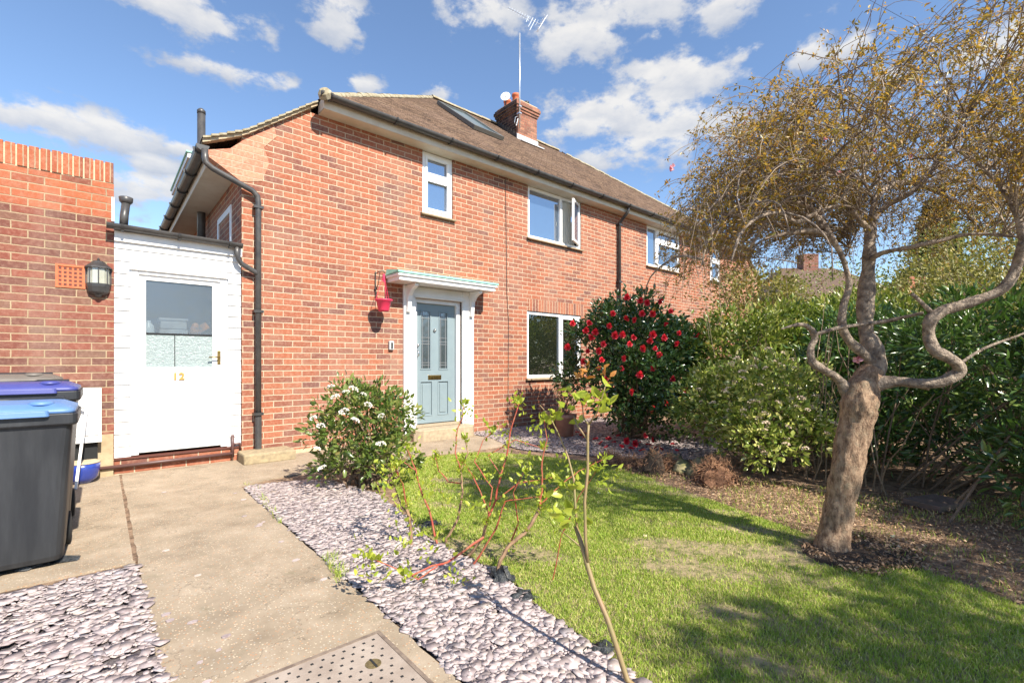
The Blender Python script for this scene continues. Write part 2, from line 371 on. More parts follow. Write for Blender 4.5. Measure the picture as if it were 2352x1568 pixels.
# ---- main roof in real lapped courses
def slope_courses(mb, n, e0, dirv, span, lift=0.019, sub=24, rng=random.Random(3)):
    """e0(k)->(left,right) points on the plane at course k"""
    for i in range(n):
        a0, b0 = span(i); a1, b1 = span(i + 1)
        if (b0 - a0).length < 0.02: break
        nz_ = Vector((0,0,lift))
        mb.add([a0 + nz_, b0 + nz_, b1 + nz_*0.1, a1 + nz_*0.1], [(0,1,2,3)])
        mb.add([a0 - nz_*0.3, b0 - nz_*0.3, b0 + nz_, a0 + nz_], [(0,1,2,3)])
def front_span(i):
    k = i*CR
    return Vector((HX0 + k - .02, EY - .05 + k, EZ + T*(k - .05))), Vector((HX1 - k + .02, EY - .05 + k, EZ + T*(k - .05)))
N = int(4.05/CR) + 1
mb = MB(); slope_courses(mb, N, None, None, front_span)
def back_span(i):
    a, b_ = front_span(i); a.y = 7.85 - a.y - .25; b_.y = 7.85 - b_.y - .25; return a, b_
mbk = MB(); slope_courses(mbk, N, None, None, back_span); mb.v += []; b0 = len(mb.v); mb.v += mbk.v; mb.f += [tuple(b0 + i for i in f) for f in mbk.f]
def side_span(sg):
    def f(i):
        k = i*CR; x = -0.40 + k
        zz = EZ - T*(HX0 - x)
        if k < 0.42: zz = (EZ - T*(HX0 - 0.02)) - 0.50*(0.42 - k)     # sprocketed foot
        if x < HX0: y0, y1 = -0.075, 7.675
        else: y0 = EY + (x - HX0) - .03; y1 = 7.85 - (x - HX0) + .03
        X = x if sg > 0 else 14.6 - x
        return Vector((X, y0, zz)), Vector((X, y1, zz))
    return f
NS = int((4.9 + .40)/CR) + 1
for sg in (1, -1):
    m2 = MB(); slope_courses(m2, NS, None, None, side_span(sg)); b0 = len(mb.v); mb.v += m2.v; mb.f += [tuple(b0 + i for i in f) for f in m2.f]
roof = mb.build('roof', M['tile'], house, fix=False)
# verge tiles with thickness, stepped
for sg in (1, -1):
    mv = MB(); mm = MB(); f = side_span(sg); i = 0
    while True:
        a, _ = f(i); a1, _ = f(i + 1)
        if (a.x - HX0 if sg > 0 else 14.6 - a.x - HX0) > -0.03: break
        j = random.Random(i).uniform(-.008, .008)
        mv.loft([[(a.x, -0.082 + j, a.z - .004), (a.x, 0.10, a.z - .004), (a.x, 0.10, a.z + .020), (a.x, -0.082 + j, a.z + .020)],
                 [(a1.x, -0.082 + j, a1.z - .016), (a1.x, 0.10, a1.z - .016), (a1.x, 0.10, a1.z + .006), (a1.x, -0.082 + j, a1.z + .006)]])
        mm.loft([[(a.x, -0.05, a.z - .045), (a.x, 0.05, a.z - .045), (a.x, 0.05, a.z - .006), (a.x, -0.05, a.z - .006)],
                 [(a1.x, -0.05, a1.z - .05), (a1.x, 0.05, a1.z - .05), (a1.x, 0.05, a1.z - .018), (a1.x, -0.05, a1.z - .018)]], cap=False)
        i += 1
    mv.build('verge_tiles', M['tile_edge'], roof); mm.build('verge_bedding', M['mortar'], roof)
# ridge and hip tiles
def ridge_run(mbx, a, b_, r=0.085, seg=0.30):
    d = b_ - a; L = d.length; d.normalize(); n = int(L/seg)
    for i in range(n):
        p = a + d*(i*seg); q = a + d*((i + 1)*seg + .01); s = d.cross(Vector((0,0,1))).normalized(); u = s.cross(d)
        jz = random.Random(i*7).uniform(-.006, .006)
        ring = lambda c, rr: [c + s*(rr*math.cos(t_)) + u*(rr*math.sin(t_)*0.9 + jz) for t_ in [math.pi*k/7 for k in range(8)]]
        mbx.loft([ring(p, r*1.03), ring(q, r*0.97)])
RZ = EZ + T*4.05
A_, B_ = Vector((4.92, 3.80, RZ)), Vector((9.68, 3.80, RZ))
mb = MB(); ridge_run(mb, A_, B_); mb.build('ridge_tiles', M['tile_edge'], roof)
for q_, e_ in ((Vector((HX0, EY, EZ - .02)), A_), (Vector((HX1, EY, EZ - .02)), B_), (Vector((HX0, 7.85, EZ - .02)), A_), (Vector((HX1, 7.85, EZ - .02)), B_)):
    mb = MB(); ridge_run(mb, q_, e_, 0.06, 0.165); mb.build('hip_tiles', M['tile_edge'], roof)
MB().lathe((HX0 + .03, EY - .02, EZ - .03), [(0.001,-.02),(0.09,0),(0.085,0.06),(0.05,0.10),(0.001,.115)], 12, (-0.5,-0.5,0.6)).build('hip_end', M['tile_edge'], roof)

# fascia, soffit, gutter of the main eave
mb = MB().box(HX0 + .02, HX1 - .02, -0.222, -0.205, 4.40, 4.52); mb.box(HX0+.02, HX0+.035, -0.205, 0.0, 4.40, 4.55); mb.box(HX1-.035, HX1-.02, -0.205, 0.0, 4.40, 4.55)
mb.build('fascia', M['cream'], house)
MB().box(HX0 + .02, HX1 - .02, -0.205, 0.02, 4.398, 4.408).build('soffit', M['cream'], house)
def gutter(name, a, b_, parent, r=0.056, out=Vector((0,-1,0)), brk=0.9):
    a = Vector(a); b_ = Vector(b_); d = (b_ - a).normalized(); z = Vector((0,0,1))
    prof = [(math.cos(t_), math.sin(t_)) for t_ in [math.pi + math.pi*k/10 for k in range(11)]]
    prof2 = [(c*0.88, s_*0.88) for c, s_ in reversed(prof)]
    ring = lambda p: [p + out*(c*r) + z*(s_*r) for c, s_ in prof + prof2]
    g = MB().loft([ring(a), ring(b_)]).build(name, M['pipe'], parent, fix=True)
    L = (b_ - a).length; n = max(1, int(L/brk))
    for i in range(n + 1):
        p = a + d*(0.12 + (L - .24)*i/n)
        pr = [(c*1.3, s_*1.32) for c, s_ in prof]; pr2 = [(c, s_) for c, s_ in reversed(prof)]
        rg = lambda q: [q + out*(c*r) + z*(s_*r) for c, s_ in pr + pr2]
        MB().loft([rg(p - d*.013), rg(p + d*.013)]).build('gutter_bracket', M['black'], g)
    for p in (a, b_): MB().loft([[q + (d*-.006 if p is a else d*.006) for q in [p + out*(c*r*1.05) + z*(s_*r*1.05) for c, s_ in prof]], [p + out*(c*r*1.05) + z*(s_*r*1.05) for c, s_ in prof]]).build('end_cap', M['black'], g)
    return g
gutter('gutter', (HX0 - .05, -0.305, 4.545), (HX1 + .05, -0.305, 4.535), house, 0.058)
# party downpipe with swan neck
mb = MB().tube([(7.32,-.285,4.50),(7.32,-.285,4.42),(7.32,-.25,4.37),(7.32,-.10,4.24),(7.32,-.06,4.19),(7.32,-.06,0.02)], 0.034, 10)
dp = mb.build('downpipe', M['pipe'], house, True)
for z_ in (4.15, 2.9, 1.6, .5): MB().box(7.32-.055, 7.32+.055, -.10, -.0, z_, z_+.035).build('pipe_clip', M['black'], dp)

# side eave: fascia, soffit, gutter, hopper
MB().box(-0.335, -0.32, 0.22, 7.6, 3.44, 3.58).build('side_fascia', M['cream'], house)
MB().box(-0.32, 0.0, 0.22, 7.6, 3.45, 3.46).build('side_soffit', M['cream'], house)
gutter('side_gutter', (-0.40, -0.06, 3.60), (-0.40, 7.6, 3.59), house, 0.062, Vector((-1,0,0)), 0.8)
mb = MB().tube([(-0.38,-.07,3.55),(-0.38,-.075,3.45),(-0.37,-.08,3.40),(-.31,-.08,3.355),(0.10,-.07,3.20),(0.155,-.062,3.15),(0.165,-.06,3.08),(0.165,-.06,0.10)], 0.034, 12)
dp = mb.build('downpipe', M['pipe'], house, True)
for z_ in (3.0, 1.75, .52): MB().box(.165-.052, .165+.052, -.10, -.0, z_, z_+.03).build('pipe_clip', M['black'], dp)
MB().tube([(.165,-.06,.50),(.165,-.06,.10)], .039, 12).build('pipe_socket', M['pipe'], dp)
MB().tube([(-0.10,2.25,2.4),(-0.10,2.25,4.98)], 0.055, 14).lathe((-0.10,2.25,4.96), [(0.058,0),(0.058,0.05),(0.03,0.08),(0.001,.085)], 14).build('soil_pipe', M['pipe'], house, True)

# flat roofed side dormer above the side eave
dm = MB().box(-0.10, 1.2, 2.85, 4.9, 3.75, 4.42).build('dormer', M['tile_edge'], house)
MB().box(-0.22, 1.3, 2.72, 5.0, 4.42, 4.50).build('dormer_fascia', M['wpaint'], dm); MB().box(-0.24, 1.3, 2.70, 5.02, 4.50, 4.525).build('dormer_roof', M['copper'], dm)
# windows -------------------------------------------------------------
def window(x0, x1, z0, z1, mull=(), trans=None, parent=house, glass='glass_up', y=0.02, th=0.055, label=None, sill=True, skip=None, sash=None):
    f = MB(); yb = y + .06
    f.box(x0, x0+th, y, yb, z0, z1); f.box(x1-th, x1, y, yb, z0, z1); f.box(x0+th, x1-th, y, yb, z0, z0+th); f.box(x0+th, x1-th, y, yb, z1-th, z1)
    cells = []; xs = [x0 + th*.5] + list(mull) + [x1 - th*.5]
    for m_ in mull: f.box(m_-th*.6, m_+th*.6, y, yb, z0+th, z1-th)
    for i in range(len(xs)-1):
        a = xs[i] + th*.5; b_ = xs[i+1] - th*.5
        if trans and i in trans:
            t_ = trans[i]; f.box(a, b_, y-.008, yb, t_-.028, t_+.028)
            cells += [(a, b_, z0+th, t_-.028, i), (a, b_, t_+.028, z1-th, i)]
        else: cells.append((a, b_, z0+th, z1-th, i))
    fr = f.build('window', M['upvc'], parent, bevel=0.004)
    if label: fr['label'] = label
    for (a, b_, c, d, i) in cells:
        if skip is not None and i == skip: continue
        if sash and i in sash:
            s = MB(); q = .04; s.box(a, a+q, y-.012, y+.03, c, d); s.box(b_-q, b_, y-.012, y+.03, c, d); s.box(a+q, b_-q, y-.012, y+.03, c, c+q); s.box(a+q, b_-q, y-.012, y+.03, d-q, d)
            s.build('sash', M['upvc'], fr, bevel=0.003)
        MB().box(a-.01, b_+.01, y+.035, y+.042, c-.01, d+.01).build('pane', M[glass], fr)
    if sill: MB().prism_x([(-.055, z0-.035), (.09, z0-.035), (.09, z0+.002), (y, z0+.002), (-.055, z0-.012)], x0-.04, x1+.04).build('sill', M['sill'], fr)
    return fr
w1 = window(2.452, 2.998, 3.445, 4.395, trans={0: 4.02}, sash=(0,))
w2 = window(4.647, 6.114, 3.445, 4.395, mull=(5.55,), skip=1)
w3 = window(8.463, 9.946, 3.445, 4.395, mull=(8.90,), trans={1: 4.10}, sash=(1,))
w4 = window(11.564, 12.146, 3.445, 4.395, trans={0: 4.02}, sash=(0,))
w5 = window(4.625, 6.115, 0.868, 2.095, mull=(5.52,), glass='glass_lo', sash=(1,))
# open casement of the bedroom
ang = R(27); hx, hy = 6.06, 0.015; ax = Vector((-math.cos(ang), -math.sin(ang), 0)); ay = Vector((math.sin(ang), -math.cos(ang), 0)) 
L = .46; zc, hz = 3.93, .41; s = MB()
c0 = Vector((hx, hy, zc))
s.obox(c0 + ax*.022, .022, .02, hz, ax, ay); s.obox(c0 + ax*(L-.022), .022, .02, hz, ax, ay)
s.obox(c0 + ax*L/2 + Vector((0,0,hz-.022)), L/2-.044, .02, .022, ax, ay); s.obox(c0 + ax*L/2 - Vector((0,0,hz-.022)), L/2-.044, .02, .022, ax, ay)
os_ = s.build('open_sash', M['upvc'], w2, bevel=.003)
MB().obox(c0 + ax*L/2, L/2-.04, .003, hz-.04, ax, ay).build('pane', M['glass_up'], os_)
MB().obox(c0 + ax*(L-.03) + ay*(-.035), .008, .012, .05, ax, ay).build('handle', M['chrome'], os_)
cur = MB()
for k_ in range(14): cur.tube([(5.60+k_*.032, .10+.012*(k_ % 2), 3.5), (5.60+k_*.032, .10+.012*(k_ % 2), 4.35)], .02, 6)
cur.build('curtain', pm('cream_curtain', (0.78,0.76,0.68), None, rough=.9), w2)
# dim things in the ground floor room
MB().box(5.0, 5.55, 2.2, 2.25, 1.15, 1.85).build('wall_picture', pm('pale_green_print', (0.42,0.46,0.34), None), house)
# side window
f = MB(); X = -0.015
f.box(X, .06, .55, .62, 2.62, 3.17); f.box(X, .06, 1.40, 1.47, 2.62, 3.17); f.box(X, .06, .62, 1.40, 2.62, 2.70); f.box(X, .06, .62, 1.40, 3.09, 3.17)
sw = f.build('window', M['upvc'], house); MB().box(.02, .03, .62, 1.40, 2.70, 3.09).build('pane', M['glass_up'], sw)

# chimney ---------------------------------------------------------------
CX0, CX1, CY0, CY1 = 6.95, 7.67, 2.91, 3.72
ch = MB().box(CX0, CX1, CY0, CY1, 6.6, 7.74).build('chimney', M['brick_stack'], house)
k = MB()
for i, (o_, z0, z1) in enumerate(((.025,7.74,7.80),(.05,7.80,7.87),(.075,7.87,7.95),(.05,7.95,8.0))): k.box(CX0-o_, CX1+o_, CY0-o_, CY1+o_, z0+.0005*i, z1)
k.build('corbel', M['brick_stack'], ch)
MB().prism([(CX0-.01,CY0-.01),(CX1+.01,CY0-.01),(CX1+.01,CY1+.01),(CX0-.01,CY1+.01)], 8.0, 8.05).build('flaunching', M['mortar'], ch)
for x, y, mt, r, h in ((7.12, 3.15, 'terra_o', .10, .27), (7.5, 3.15, 'black', .075, .2), (7.12, 3.5, 'terra_o', .10, .25)):
    MB().lathe((x, y, 8.04), [(r*1.05,0),(r,.03),(r*.86,h*.75),(r*1.05,h*.8),(r*1.05,h),(r*.8,h),(r*.7,.05)], 16).build('pot', M[mt], ch, True)
MB().prism_y([(CX0-.02,6.9),(CX1+.02,6.9),(CX1+.02,7.12),(CX0-.02,7.12)], CY0-.03, CY0-.004).box(CX0-.05,CX1+.05,CY0-.24,CY0-.0,6.86,6.885).build('flashing', M['lead'], ch)
k = MB()
for i in range(8):
    y = CY0 + i*.1; k.box(CX0-.02, CX0-.003, y, y+.1, EZ + T*(y+.25) - .1, EZ + T*(y+.35) + .09)
k.build('side_flashing', M['black'], ch)

# skylight on the front slope (corners found on the roof plane)
def on_roof(px, py, lift=0.0):
    d = FW + RT*((px-1176)/1091) + Vector((0,0,(H0-py)/1091))
    t_ = (EZ + lift + T*(CAM.y - EY) - CAM.z) / (d.z - T*d.y); return CAM + d*t_
u_ = Vector((0, 1, T)).normalized(); n_ = Vector((0, -T, 1)).normalized(); xx = Vector((1,0,0))
p0 = on_roof(1020, 247); p1 = on_roof(1133, 316)
SX0, SX1 = min(p0.x, p1.x), max(p0.x, p1.x)
c = Vector((4.95, 2.28, EZ + T*(2.28 + .25))); hw, hl = .40, .90
print('skylight', p0, p1)
sk = MB(); 
for a, b_, cc in ((hw, .045, u_*(hl-.045)), (hw, .045, u_*-(hl-.045))): sk.obox(c + cc + n_*.06, a, b_, .04, xx, u_, n_)
for sgn in (-1, 1): sk.obox(c + xx*sgn*(hw-.04) + n_*.06, .04, hl-.09, .04, xx, u_, n_)
sky_f = sk.build('skylight', pm('grey_skylight_frame', (0.11,0.11,0.10), None, rough=.5), house)
MB().obox(c + n_*.075, hw-.07, hl-.08, .006, xx, u_, n_).build('pane', M['glass_sky'], sky_f)

# front door --------------------------------------------------------------
dr = MB(); y0, y1 = .085, .125
X0, X1, Z0, Z1 = 2.375, 3.095, .212, 2.07
G_ = [(2.470,2.625,1.05,1.955),(2.790,2.945,1.05,1.955)]; Q_ = [(2.470,2.665,.33,.855),(2.775,2.96,.33,.855)]
xs = [X0, 2.470, 2.625, 2.790, 2.945, X1]; 
cut = [(2.455,2.650,1.04,1.96),(2.785,2.965,1.04,1.96),(2.455,2.675,.32,.865),(2.770,2.975,.32,.865)]
wall_y(dr, X0, X1, Z0, Z1, cut, y0, .02)
door = dr.build('front_door', M['door'], house, fix=False)
MB().box(X0, X1, y0-.012, y0-.001, Z0, Z0+.035).build('weather_bar', M['door'], door)
for a, b_, c_, d_ in cut[:2]:
    mo = MB(); q = .018
    mo.box(a, a+q, y0-.008, y0+.02, c_, d_); mo.box(b_-q, b_, y0-.008, y0+.02, c_, d_); mo.box(a+q, b_-q, y0-.008, y0+.02, c_, c_+q); mo.box(a+q, b_-q, y0-.008, y0+.02, d_-q, d_)
    mo.build('glazing_bead', M['door'], door, bevel=.003)
    pn = MB().box(a, b_, y0+.010, y0+.016, c_, d_).build('glass_panel', M['glass_door'], door)
    ld = MB(); L1 = .004
    for x_ in (a+.045, b_-.045): ld.box(x_-L1, x_+L1, y0+.004, y0+.010, c_+.02, d_-.02)
    for z_ in (c_+.07, c_+.11, c_+.40, c_+.44, c_+.50, d_-.12, d_-.08): ld.box(a+.02, b_-.02, y0+.003, y0+.009, z_-L1, z_+L1)
    ld.build('leading', M['alu_d'], pn)
for a, b_, c_, d_ in cut[2:]:
    MB().box(a, b_, y0+.014, y0+.019, c_, d_).box(a+.045, b_-.045, y0+.004, y0+.0135, c_+.045, d_-.045).build('door_panel', M['door'], door, bevel=.006)
    mo = MB(); q = .014
    mo.box(a, a+q, y0-.006, y0+.012, c_, d_); mo.box(b_-q, b_, y0-.006, y0+.012, c_, d_); mo.box(a+q, b_-q, y0-.006, y0+.012, c_, c_+q); mo.box(a+q, b_-q, y0-.006, y0+.012, d_-q, d_)
    mo.build('panel_mould', M['door'], door, bevel=.003)
MB().box(2.595, 2.835, y0-.010, y0, .885, .955).build('letterbox', M['brass'], door, bevel=.006)
MB().box(2.620, 2.810, y0-.016, y0-.010, .900, .940).build('letterbox_flap', M['brass'], door, bevel=.003)
MB().lathe((2.712, y0, 1.66), [(.026,0),(.026,.02),(.012,.035),(.001,.04)], 14, (0,-1,0)).build('knocker', M['chrome'], door, True)
MB().lathe((2.405, y0, 1.42), [(.024,0),(.024,.02),(.018,.04),(.001,.045)], 14, (0,-1,0)).build('lock', M['chrome'], door, True)
MB().tube([(2.402,y0-.01,1.34),(2.402,y0-.05,1.33),(2.402,y0-.055,1.26),(2.402,y0-.01,1.24)], .009, 8).build('handle', M['chrome'], door, True)
MB().box(2.37,2.385,y0-.03,y0,1.52,1.62).build('hinge_plate', M['dark'], door)
# frame and surround
fr = MB(); fr.box(2.31,2.375,.035,.11,.20,2.13); fr.box(3.095,3.17,.035,.11,.20,2.13); fr.box(2.375,3.095,.035,.11,2.07,2.13)
fr.build('door_frame', M['wpaint'], house, bevel=.004)
sr = MB()
for a, b_ in ((2.117,2.31),(3.17,3.394)):
    sr.box(a, b_, -.035, .034, .07, 2.30)
sr.box(2.31, 3.17, -.03, .034, 2.131, 2.30); sr.box(2.26,3.22,-.045,-.031,2.16,2.20); sr.box(2.285,3.195,-.055,-.0455,2.135,2.158)
sr.build('door_surround', M['wpaint'], house, bevel=.004)
cn = MB().box(1.872, 3.585, -.365, 0.0, 2.306, 2.40)
can = cn.build('canopy', M['wpaint'], house, bevel=.004)
MB().box(1.845, 3.612, -.392, 0.0, 2.362, 2.405).build('canopy_cornice', M['wpaint'], can, bevel=.01)
MB().loft([[(1.835,-.405,2.406),(3.622,-.405,2.406),(3.622,.0,2.406),(1.835,.0,2.406)],[(1.835,-.405,2.437),(3.622,-.405,2.437),(3.60,.0,2.500),(1.857,.0,2.500)]]).build('canopy_roof', M['copper'], can)
for a in (2.15, 3.30):
    br = MB().prism_x([(-.036,2.30),(-.31,2.30),(-.30,2.26),(-.19,2.22),(-.115,2.14),(-.10,2.07),(-.085,1.90),(-.036,1.90)], a, a+.065)
    br.build('canopy_bracket', M['wpaint'], can, bevel=.006)
st = MB().box(2.325, 3.12, -.02, .12, .165, .198).build('threshold', pm('stone_threshold', (0.40,0.32,0.22), (0.30,0.24,0.17), 30, .85, .2), house)
cut_ = .09
MB().prism([(2.20+.07,-.35),(3.15,-.35),(3.24,-.25),(3.24,-.036),(2.16,-.036),(2.16,-.25)], -.01, .165).build('doorstep', M['cstep'] if 'cstep' in M else pm('concrete_step', (0.42,0.33,0.22), (0.30,0.235,0.16), 22, .9, .35, 120), house, bevel=.012)
MB().tube([(4.10,-.008,4.38),(4.12,-.008,3.2),(4.13,-.008,2.4),(4.15,-.012,2.1),(4.17,-.008,1.9),(4.16,-.008,.4)], .004, 5).build('cable', M['black'], house)
MB().box(-.001, 1.2, -.012, -.001, -.05, .045).build('render_plinth', M['mortar'], house)

# items hung on the house ---------------------------------------------------
hb = thing('hanging_basket', (1.70, -.02, 2.3), 'pink plastic hanging basket on a black wall bracket left of the front door', 'hanging basket')
pink = pm('pink_plastic', (0.72,0.045,0.11), (0.62,0.035,0.09), 4, .4)
MB().lathe((1.70,-.235,1.86), [(.001,0),(.065,0),(.075,.02),(.10,.135),(.122,.15),(.122,.165),(.104,.165),(.07,.03),(.001,.03)], 24).build('basket', pink, hb, True)
MB().tube([(1.68,-.012,2.44),(1.68,-.012,2.12)], .008, 6).tube([(1.68,-.02,2.41),(1.69,-.12,2.43),(1.70,-.235,2.42),(1.70,-.26,2.39)], .006, 6).tube([(1.68,-.012,2.16),(1.685,-.09,2.25),(1.69,-.14,2.42)], .005, 6).lathe((1.68,-.02,2.2),[(.02,0),(.02,.01)],8,(0,-1,0)).build('bracket', M['black'], hb)
mb = MB()
for q in range(3):
    a = 2*math.pi*q/3 + .4; mb.tube([(1.70,-.235,2.38),(1.70+.11*math.cos(a),-.235+.11*math.sin(a),2.02)], .0035, 5)
mb.box(1.685,1.715,-.245,-.225,2.27,2.38)
mb.build('hanger', pink, hb)
ks = thing('key_safe', (1.92, 0, 1.34), 'small grey key safe box fixed to the brick wall left of the front door', 'key safe')
MB().box(1.882,1.958,-.045,-.001,1.335,1.465).build('case', pm('grey_metal', (0.45,0.46,0.46), None, rough=.4), ks, bevel=.01)
MB().box(1.908,1.932,-.052,-.046,1.355,1.44).build('keypad', M['dark'], ks)
# aerial -------------------------------------------------------------------
ae = thing('television_aerial', (6.98, 2.84, 7.3), 'tall grey television aerial mast strapped to the chimney', 'aerial')
MB().tube([(6.98,2.84,7.25),(6.98,2.84,9.72)], .021, 8).tube([(6.98,2.84,8.6),(6.98,2.84,9.72)], .017, 8).build('mast', M['alu'], ae, True)
mb = MB()
for z_ in (7.62, 7.8): mb.box(6.94,7.02,2.80,2.905,z_,z_+.03)
mb.tube([(6.93,2.87,7.55),(6.85,2.86,7.50),(6.83,2.87,7.36),(6.90,2.88,7.30),(6.95,2.87,7.5)], .008, 6)
mb.build('bracket', M['alu'], ae)
D_ = 12.3; t0 = P(1167, 18, D_); t1 = P(1232, 52, D_); ad = (t1 - t0); t1 = t0 + ad*1.15; aL = ad.length*1.15; ad.normalize(); t0 = Vector((t0.x, t0.y, t0.z)); 
sd = ad.cross(Vector((0,0,1))).normalized()
vv = sd.cross(ad)
mb = MB().tube([t0, t1], .011, 6)
for i in range(12):
    p = t0 + ad*(aL*(i+.5)/13); h_ = .045 + .003*i
    mb.tube([p - vv*h_, p + vv*h_], .005, 5)
for i, s_ in ((8, .12), (9.5, .2), (10.5, .26)): p = t0 + ad*(aL*i/13); mb.tube([p - vv*s_, p + vv*.06], .012, 5)
mb.build('boom', M['alu'], ae)
mb = MB(); 
for q in range(-3, 4): mb.tube([t1 + sd*.0 + vv*-.16 + ad*(.012*q) + sd*.03*q, t1 + vv*.24 + ad*(.03 + .012*q) + sd*.03*q], .008, 5)
for q in (-.14, 0, .1, .2): mb.tube([t1 + vv*q - sd*.1, t1 + vv*q + sd*.1], .006, 5)
mb.build('reflector', M['whitebits'], ae)
sdh = thing('satellite_dish', (7.0, 3.5, 8.0), 'small white satellite dish behind the chimney pots', 'satellite dish')
dc = P(1161, 222, 12.55); nd = Vector((-.75, -.62, .22)).normalized()
MB().lathe(dc, [(.001,-.03),(.08,-.02),(.125,-.002),(.130,.01),(.126,.012),(.08,-.006),(.001,-.014)], 20, nd).build('dish', M['whitebits'], sdh, True)
MB().tube([dc, dc + Vector((.1,.1,-.25)), Vector((7.0,3.3,8.02))], .014, 6).build('arm', M['black'], sdh)

# porch between the garage and the house --------------------------------------
po = thing('side_porch', (-.6, 0, 0), 'white weatherboarded side porch with a half glazed white door between garage and house', 'porch')
mb = MB()
def boards(x0, x1, z0, z1, pitch=.128):
    z = z1
    while z > z0 + .02:
        zb = max(z0, z - pitch); mb.loft([[(x0,-.012,z),(x0,.03,z),(x0,.03,zb),(x0,-.026,zb)],[(x1,-.012,z),(x1,.03,z),(x1,.03,zb),(x1,-.026,zb)]]); z = zb
boards(-1.163, -1.03, .17, 2.46); boards(-.155, -.012, .17, 2.46); boards(-1.03, -.155, 2.15, 2.46)
mb.build('cladding', M['wpaint'], po)
MB().box(-1.16, -.002, .031, .06, .02, 2.46).build('backing', M['dark'], po)  if False else None
fr = MB(); fr.box(-1.03,-.965,-.032,.05,.18,2.15); fr.box(-.22,-.155,-.032,.05,.18,2.15); fr.box(-.965,-.22,-.032,.05,2.08,2.15); fr.box(-1.045,-.14,-.055,-.0325,2.12,2.165)
fr.build('door_frame', M['wpaint'], po, bevel=.004)
dd = MB(); wall_y(dd, -.965, -.22, .20, 2.08, [(-.905,-.30,1.10,2.03)], -.012, .03)
sdr = dd.build('side_door', M['wpaint'], po, fix=False)
MB().box(-.905,-.30,.004,.010,1.46,2.03).build('glass_pane', M['glass_side'], sdr)
fp = MB().box(-.905,-.655,.004,.010,1.10,1.452).box(-.648,-.30,.003,.009,1.10,1.452).build('frosted_pane', M['frost'], sdr)
MB().box(-.905,-.30,-.002,.012,1.452,1.47).box(-.655,-.648,.0,.0095,1.10,1.452).build('glazing_bar', M['dark'], sdr)
MB().box(-.89,-.30,-.016,-.0125,.915,.921).build('panel_groove', M['cream'], sdr)
MB().box(-.962,-.223,-.030,-.0125,.20,.245).build('weather_bar', M['wpaint'], sdr, bevel=.005)
MB().box(-.252,-.222,-.022,-.0125,1.13,1.29).build('handle_plate', M['brass'], sdr, bevel=.003)
MB().tube([(-.237,-.02,1.215),(-.237,-.055,1.215),(-.34,-.06,1.212)], .008, 8).build('handle', M['brass'], sdr, True)
cu = bpy.data.curves.new('numerals', 'FONT'); cu.body = '12'; cu.size = .105; cu.extrude = .005; cu.offset = .004; cu.space_character = 1.15; cu.align_x = 'CENTER'
to = bpy.data.objects.new('numerals', cu); C.objects.link(to); bpy.context.view_layer.update()
me = bpy.data.meshes.new_from_object(to.evaluated_get(bpy.context.evaluated_depsgraph_get())); bpy.data.objects.remove(to)
me.transform(Matrix.Translation((-.62,-.020,.965)) @ Matrix.Rotation(R(90), 4, 'X')); me.materials.clear()
link('numerals', me, pm('gilt_numerals', (0.45,0.25,0.06), None, rough=.4), sdr)
MB().box(-1.163,-.004,-.022,.12,-.05,.165).build('plinth', M['brick'], po)
MB().box(-1.163,-.02,-.04,.1,.150,.172).build('door_sill', pm('dark_sill', (.10,.03,.02), None), po)
MB().prism_x([(-.05,2.50),(-.05,2.53),(2.2,2.58),(2.2,2.50)], -1.163, -.004).build('porch_roof', pm('felt_roof', (.16,.16,.15), (.24,.24,.22), 20, .9), po)
MB().box(-1.163,-.004,-.048,-.027,2.40,2.50).build('porch_fascia', M['wpaint'], po)
gg = gutter('porch_gutter', (-1.22,-.105,2.555), (-.02,-.105,2.535), po, .052, brk=.6)
MB().tube([(-.07,-.105,2.50),(-.07,-.105,2.42),(-.055,-.10,2.36),(-.02,-.09,2.31),(.13,-.065,2.235),(.165,-.06,2.20)], .030, 10).build('porch_downpipe', M['pipe'], po, True)
MB().tube([(-1.09,-.105,2.56),(-1.085,-.09,2.66),(-1.07,-.05,2.80)], .036, 12).lathe((-1.07,-.05,2.80),[(.038,-.01),(.055,.01),(.06,.055),(.05,.06)],12).build('overflow_pipe', M['pipe'], po, True)
MB().tube([(-1.40,-.06,.085),(-.11,-.06,.095)], .018, 8).tube([(-.105,-.06,.05),(-.105,-.06,.31)], .017, 8).tube([(-.105,-.06,.20),(-.03,-.05,.20),(-.02,-.03,.12)], .014, 8).build('waste_pipe', pm('brown_pipe', (.10,.05,.045), None, rough=.45), po, True)
MB().box(-1.10,-.06,.06,.35,1.40,1.43).build('shelf', M['sill'], po)
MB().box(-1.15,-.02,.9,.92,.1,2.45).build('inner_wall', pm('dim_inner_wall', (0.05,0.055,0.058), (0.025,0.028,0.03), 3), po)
cr = tag(MB().box(-.78,-.52,.10,.28,1.432,1.52).box(-.77,-.53,.105,.275,1.528,1.61).box(-.785,-.515,.095,.285,1.618,1.645).build('storage_crate', pm('grey_plastic', (0.42,0.44,0.46), (0.3,0.31,0.33), 10, .5), None, bevel=.006), 'stack of grey plastic trays behind the porch door glass', 'crate')
tag(MB().lathe((-.44,.17,1.432), [(.045,0),(.055,.03),(.05,.12),(.025,.17),(.001,.18)], 12).obox((-.38,.17,1.55), .07,.03,.04, Vector((.8,0,.6)), Vector((0,1,0)), Vector((-.6,0,.8))).build('power_tool', pm('orange_plastic', (0.75,0.25,0.02), (0.08,0.08,0.08), 14, .4), None), 'orange and black hand tool behind the porch door glass', 'tool')
tag(MB().lathe((-.87,.17,1.432), [(.05,0),(.055,.02),(.05,.12),(.02,.16),(.02,.18),(.001,.18)], 14).build('plastic_bottle', pm('pale_plastic', (0.62,0.68,0.72), None, rough=.3), None, True), 'pale plastic bottle behind the left of the porch door glass', 'bottle')

